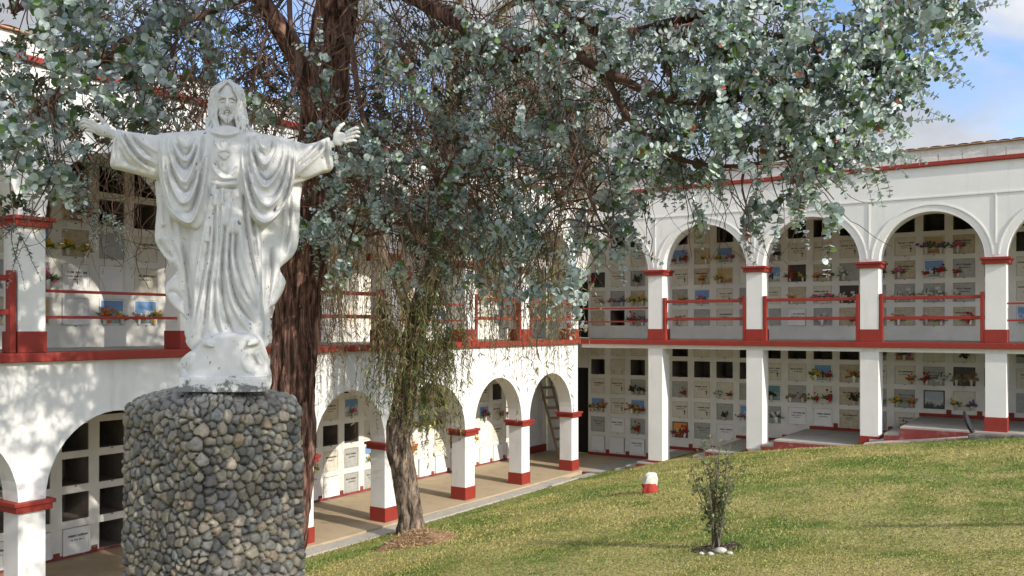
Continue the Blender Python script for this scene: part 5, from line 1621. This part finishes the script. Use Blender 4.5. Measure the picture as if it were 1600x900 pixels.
strands(582, 615, 500, 560, 600, 640, 15.0, 15.8, 26, 26, 'g')
strands(504, 534, 370, 450, 540, 600, 13.5, 14.2, 22, 42, 'b', .07)
strands(486, 560, 330, 420, 440, 560, 14.0, 15.0, 40, 16, 'o')
strands(500, 620, 250, 380, 420, 540, 14.2, 15.4, 70, 14, 'b')
strands(720, 900, 300, 420, 460, 570, 14.2, 15.4, 120, 16, 'o')
strands(760, 880, 380, 480, 540, 610, 14.2, 15.4, 60, 10, 'o')
strands(560, 760, 480, 540, 570, 640, 14.4, 15.4, 30, 12, 'b')
strands(500, 930, 40, 220, 220, 420, 14.0, 15.6, 290, 24, 'b')
strands(520, 900, -60, 120, 90, 300, 14.0, 15.6, 220, 24, 'o')
strands(870, 960, 120, 260, 260, 380, 13.6, 14.8, 60, 18, 'o')
strands(640, 760, 200, 340, 340, 520, 15.3, 16.2, 120, 26, 'b')
strands(820, 920, 420, 470, 470, 520, 13.6, 14.6, 20, 18, 'y')
strands(505, 560, 420, 470, 470, 520, 14, 14.6, 16, 10, 'o')
v, f = tubes(T2.twp, T2.twr, 4); mesh_np('twigs', v, f, [M_twig2], tree2, smooth=True)
V = np.concatenate(T2.V); mesh_np('foliage', V, np.concatenate(T2.F), [M_green], tree2, color=np.concatenate(T2.C))
print('willow leaves', len(V)//8)

# ------------------------------------------------------------------ lawn: where a photo pixel meets it
def ground_at(px, py):
    lo, hi = 2., 60.
    prev = None
    for Y in np.arange(2.5, 40, .05):
        q = P(px, py, Y)
        if q[2] < float(ground(q[0], Y)): return np.array([q[0], Y, float(ground(q[0], Y))])
    return P(px, py, 20)

# young shrub in a mulched ring
SB = ground_at(1118, 857); print('shrub at', SB)
shrub = empty('shrub', loc=tuple(SB)); tag(shrub, 'small leafy shrub with many thin stems growing alone in the lawn', 'shrub')
T3 = Tree(9); rg = T3.rng
K = SB[1]/FPX
stem_tops = [(-34, 150), (-22, 165), (-8, 172), (4, 158), (16, 160), (28, 150), (36, 118), (-38, 112), (10, 130), (-14, 140), (22, 110), (-26, 96), (44, 138), (-2, 120), (30, 170), (-44, 132)]
for dx, dy in stem_tops:
    b0 = np.array([rg.normal()*.025, rg.normal()*.03, -.03]); tip = np.array([dx*K*.86, rg.normal()*.12, dy*K])
    mid1 = b0*.6+tip*.25; mid1[0] *= .7; mid2 = tip*.62; mid2[0] *= .85
    p = spline([b0, mid1+rg.normal(size=3)*.015, mid2+rg.normal(size=3)*.03, tip], 7)
    T3.twig(p, .011, .003)
    for j in range(7, len(p)):
        for q in range(rg.integers(1, 4)):
            d = unit(rg.normal(size=3)+np.array([0, 0, .35])); ln = rg.uniform(.03, .12)
            e = p[j]+d*ln; T3.twig(np.array([p[j], (p[j]+e)/2+rg.normal(size=3)*.005, e]), .002, .001)
            m = rg.integers(1, 5); pp = p[j]+d*ln*rg.uniform(.4, 1, (m, 1))
            T3.add_leaves(pp, unit(d+rg.normal(size=(m, 3))*.8), rg.normal(size=(m, 3)), rg.uniform(.026, .052, m), OVAL*np.array([1, 1.3]), rg.uniform(0, .5, m),
                          np.where(rg.random((m, 1)) < .05, np.array([.20, .10, .05]), np.array([.15, .19, .075]))*rg.uniform(.5, 1.6, (m, 1)))
v, f = tubes(T3.twp, T3.twr, 5); mesh_np('stems', v, f, [mat('grey_stem', (.17, .14, .11), .85, (20, .4))], shrub, smooth=True)
mesh_np('foliage', np.concatenate(T3.V), np.concatenate(T3.F), [M_green], shrub, color=np.concatenate(T3.C))

# mulch: clippings heaped at the trees
def clip_heap(name, label, cx, cy, rx, ry, hgt, n, cols, seed, size=(.03, .09), extra=None):
    rg = np.random.default_rng(seed)
    ks, ms = 26, 40
    r = np.linspace(0, 1, ks)[:, None]; a = np.linspace(0, 2*np.pi, ms, endpoint=False)[None, :]
    edge = 1+.12*np.sin(3*a+seed)+.08*np.sin(7*a+1)
    X = cx+rx*r*np.cos(a)*edge; Y = cy+ry*r*np.sin(a)*edge
    Z = ground(X, Y)+hgt*(1-r**1.6)+rg.normal(size=X.shape)*.006-.02*(r > .97)
    V = np.stack([X, Y, Z], -1).reshape(-1, 3)-np.array([cx, cy, 0])
    i = np.arange(ks-1)[:, None]*ms; j = np.arange(ms)[None, :]; j2 = (j+1) % ms
    F = np.stack([i+j, i+ms+j, i+ms+j2, i+j2], -1).reshape(-1, 4)
    e = mesh_np(name, V, F, [mat(name+'_soil', cols[0], .95, (30, .5))], smooth=True, loc=(cx, cy, 0))
    tag(e, label, 'mulch', kind='stuff')
    q = np.sqrt(rg.random(n))*1.05; an = rg.uniform(0, 2*np.pi, n)
    x = cx+rx*q*np.cos(an); y = cy+ry*q*np.sin(an); z = ground(x, y)+hgt*np.clip(1-q**1.6, 0, 1)+.006
    d = unit(np.column_stack([rg.normal(size=(n, 2)), rg.normal(size=n)*.25]))
    T = Tree(seed); T.add_leaves(np.column_stack([x-cx, y-cy, z]), d, rg.normal(size=(n, 3))*.3+[0, 0, 1], rg.uniform(*size, n), NARROW, rg.uniform(0, .3, n), np.array(cols[1])[rg.integers(0, len(cols[1]), n)]*rg.uniform(.6, 1.4, (n, 1)))
    mesh_np('clippings', np.concatenate(T.V), np.concatenate(T.F), [M_grass], e, color=np.concatenate(T.C))
    return e
hb = ground_at(655, 848)
clip_heap('mulch_heap', 'brown heap of dry clippings round the foot of the weeping tree', hb[0]-.02, hb[1]-.1, .60, .52, .20, 4600, ((.30, .19, .10), [(.48, .32, .18), (.36, .22, .12), (.58, .42, .25)]), 3)
clip_heap('mulch_ring', 'dark soil ring with dry clippings round the small shrub', SB[0]+.02, SB[1]-.03, .30, .24, .02, 520, ((.05, .04, .03), [(.26, .18, .11), (.12, .08, .05), (.34, .27, .18)]), 5, (.02, .05))

# rocks
def rock(name, label, cat, loc, size, col, seed, sub=3, mats=None, flat=None, group=None):
    rg = np.random.default_rng(seed); bm = bmesh.new(); bmesh.ops.create_icosphere(bm, subdivisions=sub, radius=1)
    dirs = rg.normal(size=(9, 3)); dirs /= np.linalg.norm(dirs, axis=1)[:, None]; off = rg.uniform(.66 if flat else .72, .92, 9)
    for v in bm.verts:
        p = np.array(v.co)
        for d, o in zip(dirs, off):
            e = p@d-o
            if e > 0: p = p-d*e*.9
        q = np.sign(p)*np.abs(p)**.72 if flat else p
        if flat: q = q*(1+.09*math.sin(5*p[0]+1)*math.sin(4*p[2]+2)+.06*math.sin(9*p[1]+3*p[2]))
        v.co = Vector(q*np.array(size)*(1+rg.normal()*.012))
    me = bpy.data.meshes.new(name); bm.to_mesh(me); bm.free()
    for m in (mats or [mat('pale_rock', col, .9, (20, .3), (40, .5, .01))]): me.materials.append(m)
    if flat:
        for p in me.polygons: p.material_index = 1 if p.center.z < flat*size[2] else 0
    for p in me.polygons: p.use_smooth = True
    o = bpy.data.objects.new(name, me); o.location = loc; COL.objects.link(o)
    tag(o, label, cat, group); return o
rr = random.Random(4)
for i, (dx, dy, s, lab) in enumerate(((8, 4, .055, 'largest pale rock at the shrub foot, right of its stems'), (-8, 8, .032, 'small pale rock left of the largest one at the shrub foot'), (22, 6, .03, 'small pale rock right of the largest one at the shrub foot'), (-22, 6, .026, 'leftmost tiny pale rock on the shrub mulch ring'))):
    g = ground_at(1118+dx, 857+dy+3)
    rock('rock', lab, 'rock', (g[0], g[1], g[2]+s*.35), (s*1.3, s, s*.7), (.50, .48, .44), 10+i, 2, group='pale rocks round the shrub')
GS = ground_at(1016, 770); print('stone at', GS)
def dirt_edge(): pass
sz = 15.5*GS[1]/FPX
mk = rock('marker_stone', 'rough upright stone painted white above and red below on the lawn', 'marker stone', (GS[0], GS[1]+.03, GS[2]+sz*.72), (sz*.86, sz*.75, sz*1.32), (.6, .6, .5), 44, 4,
     [mat('stone_white', (.58, .58, .50), .85, (20, .2), (30, .6, .015)), mat('stone_red', (.40, .045, .035), .8, (20, .2), (30, .6, .015))], flat=.12)

# ------------------------------------------------------------------ grass
def grass():
    rg = np.random.default_rng(77)
    N = 900000
    X = rg.uniform(-4.5, 15, N); Y = rg.uniform(4.6, 24, N)
    a, b = ab(X, Y)
    u = X/Y
    z = ground(X, Y)
    v = (EYE-z)/Y
    ok = (a > .66) & (b > .2) & (u > -.26) & (u < .62) & (v < .33)
    dens = np.clip((7.0/Y)**1.8, 0, 1)
    ok &= rg.random(N) < dens*.92
    ok &= ((X-SB[0])/.28)**2+((Y-SB[1])/.22)**2 > 1
    ok &= ((X-hb[0])/.62)**2+((Y-hb[1]+.1)/.50)**2 > 1
    X, Y, z = X[ok], Y[ok], z[ok]; n = len(X)
    L_ = rg.uniform(.014, .034, n)*np.clip(Y/8, .9, 1.7)
    # taller tufts round the shrub and along the right crest
    L_ *= 1+.9*np.exp(-(((X-SB[0]-.25)/.9)**2+((Y-SB[1]+.05)/.45)**2))
    an = rg.uniform(0, 2*np.pi, n); lean = rg.uniform(.2, 1.5, n)
    d = unit(np.column_stack([np.cos(an)*lean, np.sin(an)*lean, np.ones(n)]))
    w = (.0028*np.clip(Y/6, .8, 2.6))[:, None]
    side = np.column_stack([-np.sin(an+1), np.cos(an+1), np.zeros(n)])*w
    p = np.column_stack([X, Y, z-.004]); mid = p+d*L_[:, None]*.55+side*.2; tip = p+d*L_[:, None]+np.column_stack([np.cos(an), np.sin(an), -np.ones(n)*.6])*L_[:, None]*.25
    V = np.stack([p-side, p+side, mid+side*.8, tip, mid-side*.8], 1).reshape(-1, 3)
    b_ = (np.arange(n)*5)[:, None]; F = b_+np.array([[0, 1, 2, 3, 4]])
    def vn(X, Y, sc, sd):
        g = np.random.default_rng(sd).random((200, 200)); x_ = (X+60)*sc % 199; y_ = (Y+60)*sc % 199
        i = x_.astype(int); j = y_.astype(int); fx, fy = x_-i, y_-j; fx = fx*fx*(3-2*fx); fy = fy*fy*(3-2*fy)
        return (g[i, j]*(1-fx)+g[i+1, j]*fx)*(1-fy)+(g[i, j+1]*(1-fx)+g[i+1, j+1]*fx)*fy
    m = .5*vn(X, Y, .45, 1)+.3*vn(X, Y, 1.3, 2)+.2*vn(X, Y, 4, 3)
    # greener: near the crest, near the kerb and round the shrub ring
    aa, bb = ab(X, Y)
    gr = np.exp(-(((X-SB[0]-.3)/1.1)**2+((Y-SB[1]+.15)/.55)**2))*.45 + np.exp(-((aa-1.2)/1.0)**2)*.2 + np.clip((8.2-Y)/3, 0, 1)*.16 + np.exp(-((bb-1.2)/1.1)**2)*.12
    t = np.clip((m-gr-.29)/.36, 0, 1)[:, None]
    green = np.array([.17, .28, .05]); straw = np.array([.54, .48, .17])
    c = green*(1-t)+straw*t
    c = c*rg.uniform(.6, 1.25, (n, 1)); q = rg.random(n) < .05; c[q] = np.array([.55, .48, .28])*rg.uniform(.6, 1.1, (q.sum(), 1)); q = rg.random(n) < .22; c[q] = np.array([.13, .19, .035])*rg.uniform(.5, 1.3, (q.sum(), 1))
    o = mesh_np('grass', V, F, [M_grass], color=np.repeat(c, 5, axis=0))
    tag(o, 'short mown grass of green and straw blades over the sloping lawn', 'grass', kind='stuff')
    print('blades', n)
grass()
# ------------------------------------------------------------------ ladder in the corner of the arcade
A = np.array([1.56, 25.7, .02]); Btop = np.array([.97, 26.95, 2.35])
lad = empty('ladder', loc=tuple(A)); tag(lad, 'wooden ladder leaning on the wall in the dark corner of the left arcade', 'ladder')
ax = unit(Btop-A); sd = unit(np.cross(ax, np.array([0, 0, 1.]))); nr = np.cross(sd, ax); Ln = np.linalg.norm(Btop-A)
def bar(p, q, w, t, up):
    d = unit(q-p); s = unit(np.cross(d, up)); u = np.cross(s, d)
    c = []
    for e in (p, q):
        for (i, j) in ((-1, -1), (1, -1), (1, 1), (-1, 1)): c.append(tuple(e+s*i*w/2+u*j*t/2))
    return c, [(0, 1, 2, 3), (7, 6, 5, 4), (0, 4, 5, 1), (1, 5, 6, 2), (2, 6, 7, 3), (3, 7, 4, 0)]
for s in (-1, 1):
    c, f = bar(sd*s*.21, ax*Ln+sd*s*.19, .05, .07, nr); mb = MB(); mb.v = c; mb.f = f; mb.m = [0]*6; mb.build('rail', M_wood, lad)
for k in range(7):
    t = .25+k*.34
    c, f = bar(ax*t-sd*.24, ax*t+sd*.24, .07, .035, nr); mb = MB(); mb.v = c; mb.f = f; mb.m = [0]*6; mb.build('rung', M_wood, lad)

# ------------------------------------------------------------------ right edge: block wall, pale kerb, dark leaning slab
def gp(a, b, dz=0): x, y = xy_ab(a, b); return np.array([x, y, float(ground(x, y))+dz])
mb = MB(); rr = random.Random(2)
# stone kerb along the right slab in corridor coordinates
x = 9.42
bw = empty('block_wall', mat=MR_); tag(bw, 'low wall of rough dark grey blocks along the lawn edge at right', 'wall')
while x < 13.6:
    w = rr.uniform(.5, .8)
    mb.box(x, x+w-.012, -.42+rr.uniform(-.012, .012), -.62, 1.35, rfloor(min(x, 11.3))-.0+rr.uniform(-.01, .02)+.0)
    x += w
mb.build('blocks', mat('rough_block', (.12, .115, .105), .95, (6, .4), (25, .9, .03), extra=stains((.3, .29, .26), 7, .52, .7, 1, .6)), bw, bevel=.02)
mb = MB()
for k in range(10):
    xs_ = [7.35+k*.205, 7.35+(k+1)*.205-.01]; c = []
    for xx in xs_:
        zt = gp(xx, .3)[2]+.045
        for (yy_, zz) in ((-.20, zt-.4), (-.42, zt-.4), (-.42, zt-.015), (-.20, zt)): c.append((xx, yy_, zz))
    mb.poly(c[:4]); mb.poly(c[4:][::-1])
    for e in range(4): mb.poly([c[e], c[(e+1) % 4], c[4+(e+1) % 4], c[4+e]])
o = mb.build('pale_kerb', mat('pale_pink_concrete', (.50, .40, .35), .9, (6, .2), (30, .5, .01)), None, bevel=.008); o.matrix_world = MR_; tag(o, kind='structure')
# dark curved slab leaning on the plinth
bm = bmesh.new(); n = 22; prof = []
for i in range(n+1):
    t = i/n; w = .5*math.sin(math.pi*min(1, .12+t*.88))**.6*.26; prof.append((w, t*.46, .10*math.sin(t*1.5)))
vs = []
for s in (1, -1):
    row = [bm.verts.new((s*w, d, z)) for w, z, d in [(p[0], p[1], p[2]) for p in prof]]; vs.append(row)
vs2 = [[bm.verts.new((v.co.x*.92, v.co.y+.05, v.co.z)) for v in row] for row in vs]
for i in range(n):
    bm.faces.new((vs[0][i], vs[0][i+1], vs[1][i+1], vs[1][i])); bm.faces.new((vs2[0][i], vs2[1][i], vs2[1][i+1], vs2[0][i+1]))
    for k in (0, 1): bm.faces.new((vs[k][i], vs2[k][i], vs2[k][i+1], vs[k][i+1]))
bm.faces.new((vs[0][0], vs[1][0], vs2[1][0], vs2[0][0])); bm.faces.new((vs[0][n], vs2[0][n], vs2[1][n], vs[1][n]))
bmesh.ops.recalc_face_normals(bm, faces=bm.faces)
me = bpy.data.meshes.new('leaning_slab'); bm.to_mesh(me); bm.free(); me.materials.append(mat('black_rubber', (.03, .03, .032), .6, (20, .4)))
o = bpy.data.objects.new('leaning_slab', me); COL.objects.link(o)
o.matrix_world = MR_ @ Matrix.Translation((9.52, -.50, 1.675)) @ Matrix.Rotation(R(82), 4, 'Z') @ Matrix.Rotation(R(-8), 4, 'X') @ Matrix.Scale(.95, 4)
tag(o, 'narrow black curved slab leaning beside the plinth of the right pillar', 'slab')

# slender stake beyond the right edge of the view, its shadow lies over the lawn
S2 = ground_at(1352, 822); Lh = 3.3; q = np.array([S2[0]+SUN_AZ.x*Lh, S2[1]+SUN_AZ.y*Lh]); gz = float(ground(q[0], q[1]))
top = S2[2]+Lh*math.tan(SUN_EL)
v, f = tubes([[(0, 0, -.3), (.01, 0, (top-gz)*.5), (0, .01, top-gz)]], [[.085, .08, .065]], 8)
o = mesh_np('wooden_stake', v, f, [M_wood], smooth=True, loc=(q[0], q[1], gz)); tag(o, 'slender wooden stake standing in the lawn right of the view', 'stake')
